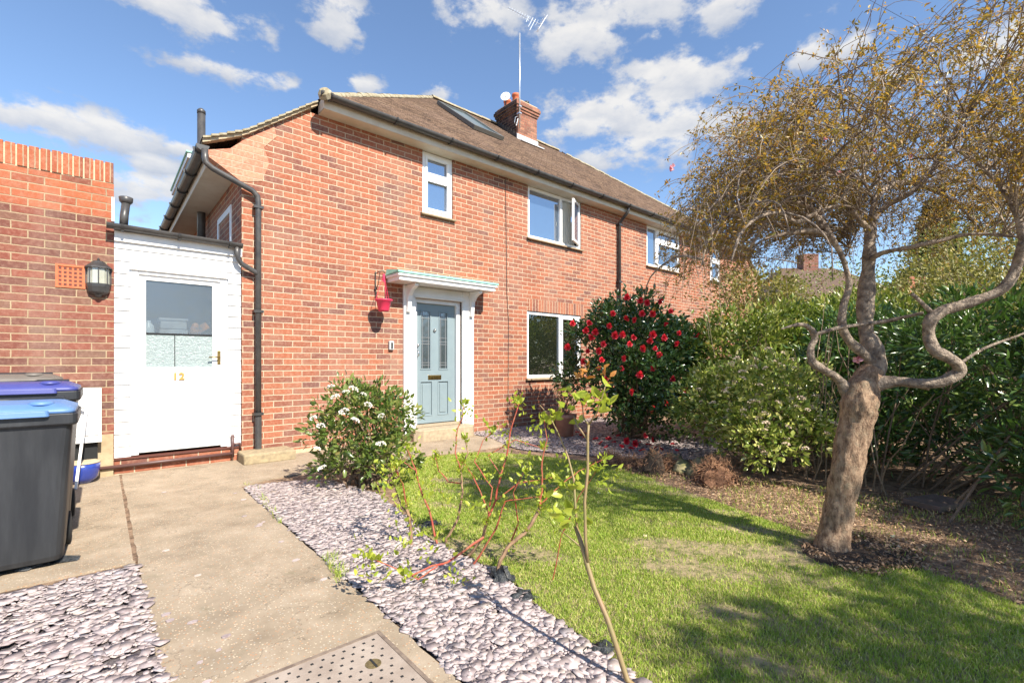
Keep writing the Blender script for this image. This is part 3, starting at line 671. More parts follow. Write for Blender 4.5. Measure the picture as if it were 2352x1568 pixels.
# garage -------------------------------------------------------------------------
ga = thing('brick_garage', (-3.5, 0, 0), 'flat topped brick outbuilding with a soldier course coping at the left', 'building')
mb = MB(); mb.add([(-6,0,-.1),(-1.165,0,-.1),(-1.165,0,2.985),(-6,0,2.985)], [(0,1,2,3)]); mb.add([(-1.165,0,-.1),(-1.165,6,-.1),(-1.165,6,2.985),(-1.165,0,2.985)], [(0,1,2,3)])
mb.build('wall', M['brick_garage'], ga, fix=False)
mb = MB(); x = -1.168; rg = random.Random(5)
while x > -4.2:
    wv = .066; zt = 3.20 + rg.uniform(-.006, .004); yy = rg.uniform(-.006, .004)
    mb.box(x - wv, x, -.008 + yy, .22, 2.985 + .006, zt); x -= .078
cop = mb.build('coping', brick('coping_face', ORG, (0.42,0.31,0.20), bw=0.078, bh=50, bond=0, ox=0.002+.006), ga, bevel=.004)
MB().box(-4.3,-1.172,-.001,.21,2.985,3.185).build('coping_mortar', M['mortar'], cop)
MB().box(-6,-1.40,-.02,-.001,-.05,.36).box(-1.40,-1.17,-.045,-.001,-.05,.42).build('render_plinth', pm('sandy_render', (0.46,0.36,0.23), (0.33,0.25,0.15), 9, .9, .3, 50), ga)
ab = MB(); X0_, Z0_ = -1.60, 1.885; wv, hv = .215, .225
ab.box(X0_, X0_+wv, -.004, .0, Z0_, Z0_+hv)
abk = ab.build('air_brick', M['terra_o'], ga)
g = MB()
for i in range(5):
    for j in range(5): g.box(X0_+.022+i*.037, X0_+.022+i*.037+.021, -.0065, -.0045, Z0_+.022+j*.039, Z0_+.022+j*.039+.020)
g.build('vent_holes', pm('hole_shade', (0.10,0.02,0.01), None), abk)  # dark squares laid on the face, painting the shade inside the holes
MB().box(X0_-.001, X0_+wv+.001, -.012, -.0045, Z0_-.001, Z0_+.018).box(X0_-.001, X0_+wv+.001, -.012, -.0045, Z0_+hv-.018, Z0_+hv+.001).box(X0_-.001, X0_+.018, -.0118, -.0045, Z0_+.018, Z0_+hv-.018).box(X0_+wv-.018, X0_+wv+.001, -.0118, -.0045, Z0_+.018, Z0_+hv-.018).build('vent_rim', M['terra_o'], abk)
ff = MB().prism_x([(-.01,2.60),(.10,2.60),(.02,2.75),(.01,2.85),(-.01,2.85)], -1.185, -1.16).build('flashing', M['lead'], ga)

ln = thing('wall_lantern', (-1.28,-.02,1.8), 'black metal half lantern with clear glass panes on the brick wall beside the porch', 'lantern')
hexp = lambda cx, cy, r, z: [(cx + r*math.cos(a_), cy - abs(r*math.sin(a_))*0.95, z) for a_ in [math.pi*k_/6 for k_ in range(7)]]
lx, ly = -1.285, -.006
MB().loft([hexp(lx,ly,.055,1.83),hexp(lx,ly,.088,1.86),hexp(lx,ly,.098,1.915),hexp(lx,ly,.098,1.945)]).lathe((lx,ly-.03,1.80),[(.001,0),(.02,.01),(.035,.035)],10).build('base', M['black'], ln)
MB().loft([hexp(lx,ly,.112,2.10),hexp(lx,ly,.105,2.115),hexp(lx,ly,.06,2.155),hexp(lx,ly,.05,2.17),hexp(lx,ly,.012,2.185)]).lathe((lx,ly-.01,2.18),[(.008,0),(.012,.015),(.001,.03)],8).build('cap', M['black'], ln)
g = MB()
for a_ in [math.pi*k_/4 for k_ in range(5)]:
    g.box(lx + .096*math.cos(a_)-.005, lx + .096*math.cos(a_)+.005, ly - .09*math.sin(a_)-.006, ly - .09*math.sin(a_)+.004, 1.944, 2.102)
g.build('glazing_bars', M['black'], ln)
MB().loft([hexp(lx,ly,.088,1.944),hexp(lx,ly,.088,2.102)]).build('glass', glassmat('lantern_glass', .12, (.55,.55,.45), trans=.35, rough=.1), ln)
mt = thing('meter_box', (-1.5,-.1,.4), 'white electricity meter box low on the garage wall behind the wheelie bins', 'meter box')
MB().box(-1.72,-1.262,-.16,-.02,.405,.90).build('case', M['upvc'], mt, bevel=.006)
MB().box(-1.70,-1.285,-.172,-.1605,.44,.865).build('door', M['upvc'], mt, bevel=.004)
MB().box(-1.72,-1.262,-.175,-.021,.37,.404).build('shelf', M['wpaint'], mt)
MB().box(-1.72,-1.29,-.12,-.046,.20,.37).build('recess', M['dark'], mt)
MB().box(-1.72,-1.30,-.13,-.046,0.0,.20).build('base_block', M['mortar'], mt)
bp = tag(MB().lathe((-1.40,-.22,0), [(.001,.0),(.075,0),(.115,.05),(.130,.13),(.132,.19),(.120,.19),(.116,.12),(.001,.08)], 28).build('glazed_pot', pm('cobalt_glaze', (0.02,0.04,0.24), (0.03,0.06,0.32), 5, .2, coat=.5), None, True), 'round cobalt blue glazed pot on the concrete beside the wheelie bins', 'flower pot')
MB().lathe((-1.40,-.22,.186), [(.120,0),(.134,.0),(.134,.012),(.120,.012)], 28).build('rim', M['mortar'], bp, True)
wf = MB(); p0 = Vector((-1.62,-.42,0)); p1 = Vector((-1.44,-.50,0)); top = Vector((.07,.26,.72))
wf.tube([p0 + top, p0, p1, p1 + top], .014, 4); wf.tube([p0+top, p1+top], .014, 4)
tag(wf.build('folding_airer', M['upvc'], None), 'white tubular frame leaning on the wall beside the blue pot', 'frame')
cb = MB().box(-.055,.50,-.40,-.03,-.01,.115).build('concrete_block', pm('old_concrete', (0.38,0.30,0.18), (0.24,0.19,0.12), 18, .9, .4, 90), None, bevel=.02)
tag(cb, 'weathered concrete gully block at the foot of the black downpipe', 'concrete block')
# wheelie bins -----------------------------------------------------------------
def rrect(x0, x1, y0, y1, z, r=.05, n=4):
    out = []
    for cx, cy, a0 in ((x1-r, y1-r, 0), (x0+r, y1-r, 90), (x0+r, y0+r, 180), (x1-r, y0+r, 270)):
        for k in range(n+1): a = R(a0 + 90*k/n); out.append((cx + r*math.cos(a), cy + r*math.sin(a), z))
    return out
M['bin'] = pm('dark_grey_bin_plastic', (0.016,0.018,0.022), (0.040,0.043,0.048), 9, .5, .1, 40, lo=.45, hi=.8, streak=True)
def wheelie(x1, y0, s, lidm, label, w_=.57, dp_=.60, rot=0.0):
    t_ = thing('wheelie_bin', (x1 - w_/2, y0 + dp_/2, 0), label, 'bin', 'wheelie bins by the garage'); cx, cy = x1 - w_/2, y0 + dp_/2
    def ring(hw, hd, z, r=.05, dy=0): return rrect(cx-hw, cx+hw, cy-hd+dy, cy+hd+dy, z, r)
    H = .88*s
    MB().loft([ring(.215,.215,.03,.05),ring(.22,.225,.06,.05),ring(.245,.262,H*.6,.05),ring(.262,.285,H-.06,.04),ring(.262,.285,H-.02,.04)]).build('body', M['bin'], t_, False, bevel=.004)
    MB().loft([ring(.278,.302,H-.065,.035),ring(.285,.308,H-.055,.035),ring(.285,.308,H,.035),ring(.262,.285,H,.03)]).build('rim', M['bin'], t_, False, bevel=.004)
    b = MB(); 
    for q in (-.15, .06): b.box(cx+q-.004, cx+q+.004, cy-.272, cy-.25, H-.22, H-.065)
    b.build('rib', M['bin'], t_)
    ld = MB().loft([ring(.275,.30,H+.002,.05),ring(.272,.297,H+.022,.05),ring(.245,.262,H+.036,.06),ring(.215,.232,H+.052,.07),ring(.20,.215,H+.055,.07)]).build('lid', lidm, t_, True)
    g = MB().loft([rrect(cx-.17,cx+.17,cy-.335,cy-.285,H-.012,.02),rrect(cx-.165,cx+.165,cy-.33,cy-.28,H+.020,.02)]); g.build('lid_lip', lidm, ld, bevel=.004)
    MB().lathe((cx+.13, cy-.20, H+.045), [(.055,0),(.055,.012),(.04,.022),(.001,.024)], 18).build('lid_boss', lidm, ld, True)
    h = MB().tube([(cx-.2,cy+.31,H+.0),(cx-.2,cy+.37,H+.05),(cx+.2,cy+.37,H+.05),(cx+.2,cy+.31,H+.0)], .014, 8).build('handle_bar', M['bin'], t_, True)
    for sg in (-1, 1): MB().lathe((cx+sg*.215, cy+.22, .10), [(.10,-.022),(.10,.022),(.05,.026),(.001,.026)], 20, (1,0,0)).build('wheel', M['dark'], t_, True)
    return t_
lb_ = pm('light_blue_lid', (0.085,0.185,0.40), (0.13,0.23,0.42), 3, .5, .05, 30)
db_ = pm('dark_blue_lid', (0.045,0.052,0.22), (0.06,0.07,0.25), 4, .45)
kb_ = pm('grey_brown_lid', (0.115,0.10,0.085), (0.16,0.14,0.12), 6, .5)
wheelie(-1.365, -2.74, .985, lb_, 'black wheelie bin with light blue lid, nearest the camera at the left edge')
wheelie(-1.37, -2.02, 1.09, db_, 'wheelie bin with dark royal blue lid, behind the light blue lidded bin')
wheelie(-1.50, -1.33, 1.14, kb_, 'wheelie bin with grey brown lid, farthest back against the garage wall')
# ==================================================================== ground
def inpoly(x, y, poly):
    c = np.zeros(x.shape, bool); n = len(poly); j = n - 1
    for i in range(n):
        xi, yi = poly[i][:2]; xj, yj = poly[j][:2]
        c ^= ((yi > y) != (yj > y)) & (x < (xj - xi)*(y - yi)/((yj - yi) + 1e-12) + xi); j = i
    return c
def g2(px, py): p = G(px, py); return (p.x, p.y)
def sheet(name, poly, z, m):
    me = bpy.data.meshes.new(name); me.from_pydata([(x, y, z) for x, y in poly], [], [tuple(range(len(poly)))])
    o = link(name, me, m); tag(o, kind='structure'); return o
def litter(name, cs, lichen=None):
    m, t, b, o = newmat(name); p = t.pos()
    c = t.ramp(t.noise(p, 14, 8, 0.72), cs)
    if lichen: c = t.mix(t.mr(t.noise(p, 90, 3), .62, .70), c, lichen)
    t.put(b.inputs['Base Color'], c); b.inputs['Roughness'].default_value = .95
    t.put(b.inputs['Normal'], t.bump(t.noise(p, 45, 8, .75), .9, .03)); return m
M['soil'] = litter('bark_soil', [(0.3,(0.05,0.032,0.02)),(0.42,(0.16,0.098,0.06)),(0.55,(0.33,0.215,0.135)),(0.72,(0.46,0.32,0.21))])
M['darksoil'] = litter('dark_soil', [(0.3,(0.02,0.014,0.010)),(0.5,(0.06,0.04,0.028)),(0.7,(0.16,0.11,0.07))])
M['turf'] = litter('turf_base', [(0.3,(0.08,0.09,0.025)),(0.42,(0.18,0.18,0.06)),(0.52,(0.36,0.29,0.15)),(0.7,(0.46,0.35,0.21))])
ground = tag(MB().add([(-900,-900,-.016),(900,-900,-.016),(900,900,-.016),(-900,900,-.016)], [(0,1,2,3)]).build('ground', M['soil']), kind='structure')

# concrete with exposed flint and sandy aggregate
m, t, b, o = newmat('sandy_aggregate_concrete'); p = t.pos()
base = t.ramp(t.noise(p, 3.0, 7, .65), [(.3,(0.22,0.175,0.125)),(.5,(0.31,0.248,0.178)),(.7,(0.39,0.315,0.235))])
vo = t.n('ShaderNodeTexVoronoi'); vo.inputs['Scale'].default_value = 95; t.put(vo.inputs['Vector'], p)
vs = t.sep(vo.outputs['Color'])
agg = t.m('MULTIPLY', t.m('LESS_THAN', vo.outputs['Distance'], .34), t.m('GREATER_THAN', vs[0], .48))
ac = t.ramp(vs[1], [(0,(0.16,0.12,0.09)),(.3,(0.50,0.24,0.11)),(.55,(0.62,0.50,0.36)),(.8,(0.54,0.47,0.37)),(1,(0.30,0.30,0.29))])
base = t.mix(t.m('MULTIPLY', agg, .85), base, ac)
base = t.mix(t.m('MULTIPLY', t.mr(t.noise(p, 1.6, 7, .75), .50, .66), .5), base, (0.20,0.15,0.10))
base = t.mix(t.m('MULTIPLY', t.mr(t.noise(p, 260, 2, .6), .55, .75), .5), base, (0.17,0.11,0.07))
cr_ = t.noise(p, .75, 9, .6); base = t.mix(t.m('MULTIPLY', t.mr(t.m('ABSOLUTE', t.m('SUBTRACT', cr_, .47)), .0, .0035, 1, 0), .42), base, (0.05,0.04,0.03)); base = t.mix(t.m('MULTIPLY', t.mr(t.noise(p, 7, 6, .7), .58, .70), .4), base, (0.15,0.14,0.085))
t.put(b.inputs['Base Color'], base); b.inputs['Roughness'].default_value = .85; b.inputs['Specular IOR Level'].default_value = .3
t.put(b.inputs['Normal'], t.bump(t.m('ADD', t.noise(p, 160, 5, .7), t.m('MULTIPLY', agg, .3)), .35, .006))
M['conc'] = m
def jag(pts, amp, step, seed):
    r = random.Random(seed); out = []
    for i in range(len(pts)):
        a = Vector(pts[i]); c = Vector(pts[(i+1) % len(pts)]); n = max(1, int((c - a).length/step))
        for k in range(n):
            q = a.lerp(c, k/n); out.append((q.x + r.uniform(-amp, amp), q.y + r.uniform(-amp, amp)))
    return out
path_poly = jag([(-1.105,-7.5),(-.29,-7.5),(-.285,-1.36),(.05,-1.22),(1.72,-1.15),(2.35,-1.33),(2.98,-1.30),(3.22,-.9),(3.25,.0),(-1.105,.0)], .006, .10, 1)
def slab(name, poly, zt, m, th=.05):
    me = MB().prism(poly, zt - th, zt); o = me.build(name, m); tag(o, kind='structure'); return o
slab('path', path_poly, 0.0, M['conc'])
slab('paving', jag([(-6,-2.83),(-1.116,-2.86),(-1.116,0),(-6,0)], .003, .3, 2), -.004, M['conc'])
tag(MB().box(-1.125,-1.095,-2.85,0,-.05,-.0035).build('path_joint', M['soil']), kind='structure')

LAWN = [g2(*q) for q in ((952,1052),(1090,1038),(1200,1042),(1385,1064),(1500,1100),(1640,1150),(1880,1235),(2130,1310),(2300,1370),(2460,1440))] + [(2.9,-7.4),(1.6,-8.5),(.5,-8.5),(.2,-6.0)] + [g2(*q) for q in ((1480,1575),(1380,1490),(1255,1405),(1150,1310),(1060,1270),(975,1225),(925,1160),(905,1110))]
lawn = sheet('lawn', jag(LAWN, .02, .15, 3), -.006, M['turf'])

def slate_bed(name, poly, n, seed, label, z0=-.008, mound=.0, size=(.019,.042)):
    rng = np.random.default_rng(seed); pa = np.array([q[:2] for q in poly]); lo, hi = pa.min(0), pa.max(0)
    pts = rng.uniform(lo, hi, (n*4, 2)); pts = pts[inpoly(pts[:,0], pts[:,1], poly)][:n]; n = len(pts)
    K = 6; ang = np.sort(rng.uniform(0, 1, (n, K)), 1)*0.55 + np.arange(K)/K*0.8; ang = ang/ang.max()*.93*2*np.pi
    rad = (size[0]*.55 + (size[1]-size[0]*.55)*rng.uniform(0, 1, (n, 1))**2.2*1.25)*rng.uniform(.62, 1.12, (n, K)); asp = rng.uniform(.38, .95, (n, 1)); rot = rng.uniform(0, 6.28, (n, 1))
    lx, ly = rad*np.cos(ang), rad*np.sin(ang)*asp
    x = lx*np.cos(rot) - ly*np.sin(rot); y = lx*np.sin(rot) + ly*np.cos(rot)
    ta = rng.normal(0, .075, (n, 2)); z = x*ta[:, :1] + y*ta[:, 1:]
    base = z0 + .008 + rng.uniform(0, .014, (n, 1)) + mound
    th = rng.uniform(.002, .005, (n, 1))
    top = np.stack([pts[:, :1] + x, pts[:, 1:] + y, base + z], -1)
    bot = top.copy(); bot[..., 2] -= th; bot[..., :2] = (bot[..., :2] - pts[:, None, :])*.99 + pts[:, None, :]
    V = np.concatenate([top, bot], 1).reshape(-1, 3)
    # centre-fan for top, quads for side as triangles
    F = []; ar = np.arange(K); nx_ = (ar + 1) % K
    tri = [(0, i, i + 1) for i in range(1, K - 1)] + [(i, K + i, (i + 1) % K) for i in range(K)] + [((i + 1) % K, K + i, K + (i + 1) % K) for i in range(K)]
    tri = np.array(tri); F = (np.arange(n)[:, None, None]*2*K + tri[None]).reshape(-1, 3)
    o = fastmesh(name, V, F, M['slate']); tag(o, label, 'slate chippings', None, 'stuff'); return o
m, t, b, o = newmat('plum_slate'); g = t.n('ShaderNodeNewGeometry'); rv = g.outputs['Random Per Island']; p = g.outputs['Position']
c = t.ramp(rv, [(0,(0.23,0.18,0.18)),(.2,(0.30,0.245,0.24)),(.55,(0.37,0.305,0.295)),(.88,(0.43,0.36,0.345)),(.95,(0.42,0.35,0.30)),(1,(0.30,0.275,0.30))])
c = t.mix(t.m('MULTIPLY', t.mr(t.noise(p, 70, 5, .7), .45, .7), .4), c, (0.52,0.46,0.45))
t.put(b.inputs['Base Color'], c); b.inputs['Roughness'].default_value = .55; b.inputs['Specular IOR Level'].default_value = .4
t.put(b.inputs['Normal'], t.bump(t.noise(p, 120, 4, .6), .12, .003)); M['slate'] = m
M['membrane'] = pm('black_membrane', (0.018,0.020,0.022), (0.04,0.045,0.05), 30, .45, .8, 40, .02)
BEDC = [g2(560,1118),(.10,-1.50),(.42,-1.7)] + [g2(*q) for q in ((865,1135),(925,1185),(975,1235),(1060,1278),(1150,1318),(1250,1410),(1380,1500),(1470,1568))] + [(.30,-6.0),(.2,-7.4),(-.27,-7.4),(-.272,-4.9),(-.27,-3.6)]
BEDL = [(-1.12,-2.93),(-1.10,-3.4),(-1.085,-4.2),(-1.09,-7.4),(-4.2,-7.4),(-4.2,-2.97),(-1.75,-2.98)]
BEDW = [(3.26,-.03),(3.24,-.75),(3.0,-1.34)] + [g2(*q) for q in ((1200,1032),(1385,1048),(1500,1052),(1590,1056))] + [(5.8,-3.4),(6.6,-2.6),(6.6,-.03)]
M['grit'] = litter('slate_grit', [(0.3,(0.06,0.05,0.052)),(0.5,(0.16,0.135,0.14)),(0.7,(0.28,0.24,0.24))])
for pl, z_ in ((BEDC,-.010),(BEDL,-.0105),(BEDW,-.011)): sheet('slate_bed', pl, z_, M['grit'])
slate_bed('slate_chippings', BEDC, 27000, 1, 'plum slate chippings in the bed between the concrete path and the lawn')
slate_bed('slate_chippings', [q for q in BEDL], 36000, 2, 'plum slate chippings in the bed left of the path in front of the bins')
slate_bed('slate_chippings', BEDW, 15000, 3, 'plum slate chippings under the camellia and ground floor window', size=(.018,.04))
# strays on the path
rs = random.Random(8)
stray = [(-1.0+rs.gauss(0,.05), rs.uniform(-4.6,-2.8)) for _ in range(9)] + [(-.36+abs(rs.gauss(0,.04))*-1, rs.uniform(-4.6,-1.6)) for _ in range(7)] + [(rs.uniform(-.95,-.4), rs.uniform(-4.3,-1)) for _ in range(4)]
mb = MB()
for x, y in stray:
    k = rs.randint(5,7); r = rs.uniform(.012,.028); a0 = rs.uniform(0,6)
    pl = [(x + r*rs.uniform(.7,1)*math.cos(a0+6.28*i/k), y + .6*r*rs.uniform(.7,1)*math.sin(a0+6.28*i/k)) for i in range(k)]
    mb.prism(pl, .001, .007)
tag(mb.build('stray_chippings', M['slate']), 'scattered slate chippings lying loose on the concrete path', 'slate chippings', None, 'stuff')
# ruckled membrane edges
def crumple(c, rx, ry, h, seed, label):
    r = random.Random(seed); n = 9; V = []; F = []
    for i in range(n):
        for j in range(n):
            u, v = i/(n-1)*2-1, j/(n-1)*2-1; e = max(0, 1-(u*u+v*v)*.55)
            V.append((c[0]+u*rx+r.uniform(-.012,.012), c[1]+v*ry+r.uniform(-.012,.012), -.004 + h*e*r.uniform(.1,1)))
    for i in range(n-1):
        for j in range(n-1): F.append((i*n+j, (i+1)*n+j, (i+1)*n+j+1, i*n+j+1))
    m_ = MB(); m_.add(V, F); o = m_.build('plastic_sheet', M['membrane'], None, True, fix=False); tag(o, label, 'plastic sheet'); return o
crumple(g2(1150,1330), .05, .07, .10, 1, 'torn black plastic sheet wrapped round the base of the thick dogwood stem')
crumple(g2(1200,1372), .06, .05, .05, 2, 'crumpled black plastic edging poking out between slate and lawn, right of the dogwood')
crumple(g2(1370,1495), .09, .04, .03, 3, 'strip of black plastic edging by the lawn near the rose stem')
crumple(g2(60,1303), .22, .05, .05, 4, 'black plastic sheet ruckled against the base of the front wheelie bin')
crumple(g2(985,1205), .10, .05, .035, 5, 'black plastic edging showing beneath the red dogwood stems')

# manhole cover
mh = thing('manhole_cover', (-.69,-4.8,0), 'square concrete grey manhole cover with rows of small square holes set in the path', 'manhole cover')
MX0, MX1, MY0, MY1 = -1.02, -.385, -5.12, -4.49
cov = pm('cast_cover', (0.27,0.215,0.175), (0.36,0.30,0.25), 7, .75, .25, 120)
MB().box(MX0,MX1,MY0,MY1,.001,.006).build('plate', cov, mh)
fm = MB(); q = .016
fm.box(MX0-q,MX1+q,MY1,MY1+q,.0,.009); fm.box(MX0-q,MX1+q,MY0-q,MY0,.0,.009); fm.box(MX0-q,MX0,MY0,MY1,.0,.009); fm.box(MX1,MX1+q,MY0,MY1,.0,.009)
fm.build('frame', pm('rusty_frame', (0.13,0.095,0.075), (0.22,0.17,0.13), 30, .7), mh)
hl = MB(); 
for i in range(15):
    for j in range(14):
        x = MX0 + .03 + i*.041 + (.02 if j % 2 else 0); y = MY1 - .03 - j*.041
        if x > MX1 - .02 or abs(x-(MX1-.10)) < .04 and abs(y-(MY1-.18)) < .035: continue
        hl.box(x-.0055, x+.0055, y-.0055, y+.0055, .0058, .0066)
hl.build('grip_holes', M['dark'], mh)
MB().lathe((MX1-.10,MY1-.18,.006), [(.030,0),(.030,.002),(.024,.0025),(.001,.0026)], 18).build('lifting_eye', pm('mossy_recess', (0.16,0.12,0.05), (0.07,0.05,0.02), 90, .9), mh)
MB().box(MX1-.103,MX1-.095,MY1-.21,MY1-.15,.0085,.0105).build('key_bar', M['dark'], mh)

# ==================================================================== grass
rng = np.random.default_rng(5)
def grass(name, poly, n, h, label, mat, seed=5, wid=.0042, near=1.0, excl=None):
    rng = np.random.default_rng(seed); pa = np.array(poly); lo, hi = pa.min(0), pa.max(0)
    pts = rng.uniform(lo, hi, (n*5, 2)); k = inpoly(pts[:,0], pts[:,1], poly)
    rel = pts - np.array([CAM.x, CAM.y]); dep = rel @ np.array([FW.x, FW.y]); lat = rel @ np.array([RT.x, RT.y])
    k &= (dep > 1.2) & (np.abs(lat) < dep*1.2 + .2)
    # thinner where the sward is worn
    nz_ = np.sin(pts[:,0]*2.3+1)*np.sin(pts[:,1]*2.9+.5) + .6*np.sin(pts[:,0]*6.1)*np.sin(pts[:,1]*5.3+2) + .5*np.sin(pts[:,0]*13+pts[:,1]*9)
    k &= rng.uniform(0, 1, len(pts)) < np.clip(.80 - .80*np.clip(nz_+.05, 0, 1.2), .06, 1)
    k &= rng.uniform(0, 1, len(pts)) < np.clip(3.6/dep, .35, 1)
    if excl is not None:
        for (ex, ey, er) in excl: k &= (np.hypot(pts[:,0]-ex, pts[:,1]-ey) > er*rng.uniform(.7, 1.15, len(pts)))
    pts = pts[k][:n]; n = len(pts); dep = dep[k][:n]
    a = rng.uniform(0, 6.28, n); hh = h*rng.uniform(.4, 1.25, n); ln = rng.normal(0, .45, (n, 2))*hh[:, None]
    w_ = wid*np.clip(dep/3, .8, 2)*rng.uniform(.6, 1.3, n)
    b0 = np.c_[pts, np.full(n, -.006)]; sx = np.c_[np.cos(a), np.sin(a), np.zeros(n)]*w_[:, None]
    mid = b0 + np.c_[ln*.35, hh*.55]; tip = b0 + np.c_[ln, hh]
    V = np.stack([b0 - sx*.5, b0 + sx*.5, mid + sx*.38, mid - sx*.38, tip], 1).reshape(-1, 3)
    tri = np.array([(0,1,2),(0,2,3),(3,2,4)]); F = (np.arange(n)[:, None, None]*5 + tri[None]).reshape(-1, 3)
    o = fastmesh(name, V, F, mat); tag(o, label, 'grass', None, 'stuff'); return o
M['grass'] = leafmat('grass_blades', [(0,(0.11,0.19,0.02)),(.3,(0.25,0.37,0.04)),(.6,(0.38,0.48,0.08)),(.82,(0.56,0.52,0.17)),(1,(0.76,0.62,0.36))], .5, .35, (.35,.5,.05), .3)
TB = G(1915, 1262)      # foot of the cherry
grass('grass', LAWN, 210000, .019, 'short green lawn grass with worn yellow patches under the cherry tree', M['grass'], excl=[(TB.x, TB.y, .30)])
# tufts at edges
def strip(a, b_, w_, n, seed): 
    r = np.random.default_rng(seed); return r
for i, (pl, n, lab) in enumerate(((( g2(235,1085), g2(250,1078), g2(262,1082), g2(246,1092) ), 60, 'tuft of grass at the foot of the garage wall by the brown pipe'),
      ((g2(740,1282), g2(765,1270), g2(800,1322), g2(775,1338)), 260, 'weedy grass between the path edge and the slate chippings'),
      ((g2(560,1110), g2(600,1120), g2(650,1200), g2(640,1205)), 120, 'thin weeds along the upper path edge beside the slate'),
      ((g2(20,1275), g2(130,1270), g2(130,1290), g2(20,1292)), 260, 'green weeds and dry grass at the foot of the front wheelie bin'),
      ((g2(1160,1010), g2(1190,1002), g2(1210,1022), g2(1180,1030)), 250, 'grass tuft beside the end of the doorstep'))):
    grass('grass_tuft', list(pl), n, .05, lab, M['grass'], seed=20+i)
# bare earth round the tree and mulch
mb = MB(); r = random.Random(4)
mp = [(TB.x + .10 + .42*math.cos(a)*r.uniform(.8,1.1) , TB.y -.12 + .30*math.sin(a)*r.uniform(.8,1.1)) for a in [2*math.pi*i/22 for i in range(22)]]
n = len(mp); V = [(x, y, -.008) for x, y in mp] + [((x-TB.x)*.6+TB.x, (y-TB.y)*.6+TB.y, .018+r.uniform(-.006,.008)) for x, y in mp] + [(TB.x, TB.y, .03)]
F = [(i, (i+1) % n, n+(i+1) % n, n+i) for i in range(n)] + [(n+i, n+(i+1) % n, 2*n) for i in range(n)]
mb.add(V, F); tag(mb.build('earth_patch', M['darksoil'], None, True, fix=False), kind='structure')
def chips(name, poly, n, size, mat, label, cat, seed, z=0.0, curl=.4):
    rng = np.random.default_rng(seed); pa = np.array(poly); lo, hi = pa.min(0), pa.max(0)
    pts = rng.uniform(lo, hi, (n*6, 2)); pts = pts[inpoly(pts[:,0], pts[:,1], poly)][:n]; n = len(pts)
    a = rng.uniform(0, 6.28, n); L = size*rng.uniform(.5, 1.4, n); wd = L*rng.uniform(.25, .6, n)
    d = np.c_[np.cos(a), np.sin(a), rng.normal(0, curl, n)]; s = np.c_[-np.sin(a), np.cos(a), rng.normal(0, curl, n)]
    c = np.c_[pts, z + rng.uniform(.003, .016, n)]
    V = np.stack([c - d*L[:,None]/2, c + s*wd[:,None]/2, c + d*L[:,None]/2, c - s*wd[:,None]/2 + np.array([0,0,.004])], 1).reshape(-1, 3)
    F = (np.arange(n)[:, None, None]*4 + np.array([(0,1,2),(0,2,3)])[None]).reshape(-1, 3)
    o = fastmesh(name, V, F, mat); tag(o, label, cat, None, 'stuff'); return o
M['litter'] = leafmat('dry_leaf_litter', [(0,(0.06,0.036,0.022)),(.35,(0.20,0.115,0.06)),(.7,(0.40,0.24,0.13)),(1,(0.58,0.42,0.27))], .7, .1, (.4,.25,.1))
SB = [g2(1330,1062),g2(1500,1058),g2(1700,1095),g2(1900,1120),(3.9,-5.3),(5,-6.5),(4.5,-8),(2.9,-7.4),g2(2460,1440),g2(2300,1370),g2(2130,1310),g2(1880,1235),g2(1640,1150),g2(1500,1100)]
chips('leaf_litter', SB, 20000, .020, M['litter'], 'dry brown leaves and bark covering the earth below the shrubs', 'leaf litter', 31)
chips('leaf_litter', mp, 1400, .022, M['litter'], 'dark crumbs of bark on the bare earth around the cherry trunk', 'leaf litter', 32, .012)
grass('grass', SB, 4500, .04, 'sparse green grass shoots on the bare ground between lawn and shrubs', M['grass'], seed=9)

# ==================================================================== foliage tools
def nrm(a): return a/np.maximum(np.linalg.norm(a, axis=-1, keepdims=True), 1e-9)
def leafarr(c, d, L, wd, rng, fold=.25, droop=.2):
    """one folded six-point leaf per row"""
    n = len(c); d = nrm(d); r = rng.normal(0, 1, (n, 3)); s = nrm(np.cross(d, r)); u = np.cross(s, d)
    L = L[:, None]; wd = wd[:, None]
    base = c; q1 = c + d*L*.35; q2 = c + d*L*.72; tip = c + d*L - u*L*droop
    up = u*wd*fold
    V = np.stack([base, q1 + s*wd*.5 + up, q2 + s*wd*.38 + up*.6 - u*L*droop*.4, tip, q2 - s*wd*.38 + up*.6 - u*L*droop*.4, q1 - s*wd*.5 + up, q1, q2 - u*L*droop*.5], 1)
    F = np.array([(0,6,1),(1,6,7),(1,7,2),(2,7,3),(0,5,6),(5,4,7),(5,7,6),(4,3,7)])
    return V, F
def leafarr4(c, d, L, wd, rng, fold=.3):
    n = len(c); d = nrm(d); r = rng.normal(0, 1, (n, 3)); s = nrm(np.cross(d, r)); u = np.cross(s, d); L = L[:, None]; wd = wd[:, None]
    V = np.stack([c, c + d*L*.45 + s*wd*.5 + u*wd*fold, c + d*L, c + d*L*.45 - s*wd*.5 + u*wd*fold], 1)
    return V, np.array([(0,1,2),(0,2,3)])
def leafobj(name, V, F, mat, parent=None):
    n, k = V.shape[:2]; return fastmesh(name, V.reshape(-1, 3), (np.arange(n)[:, None, None]*k + F[None]).reshape(-1, 3), mat, parent)
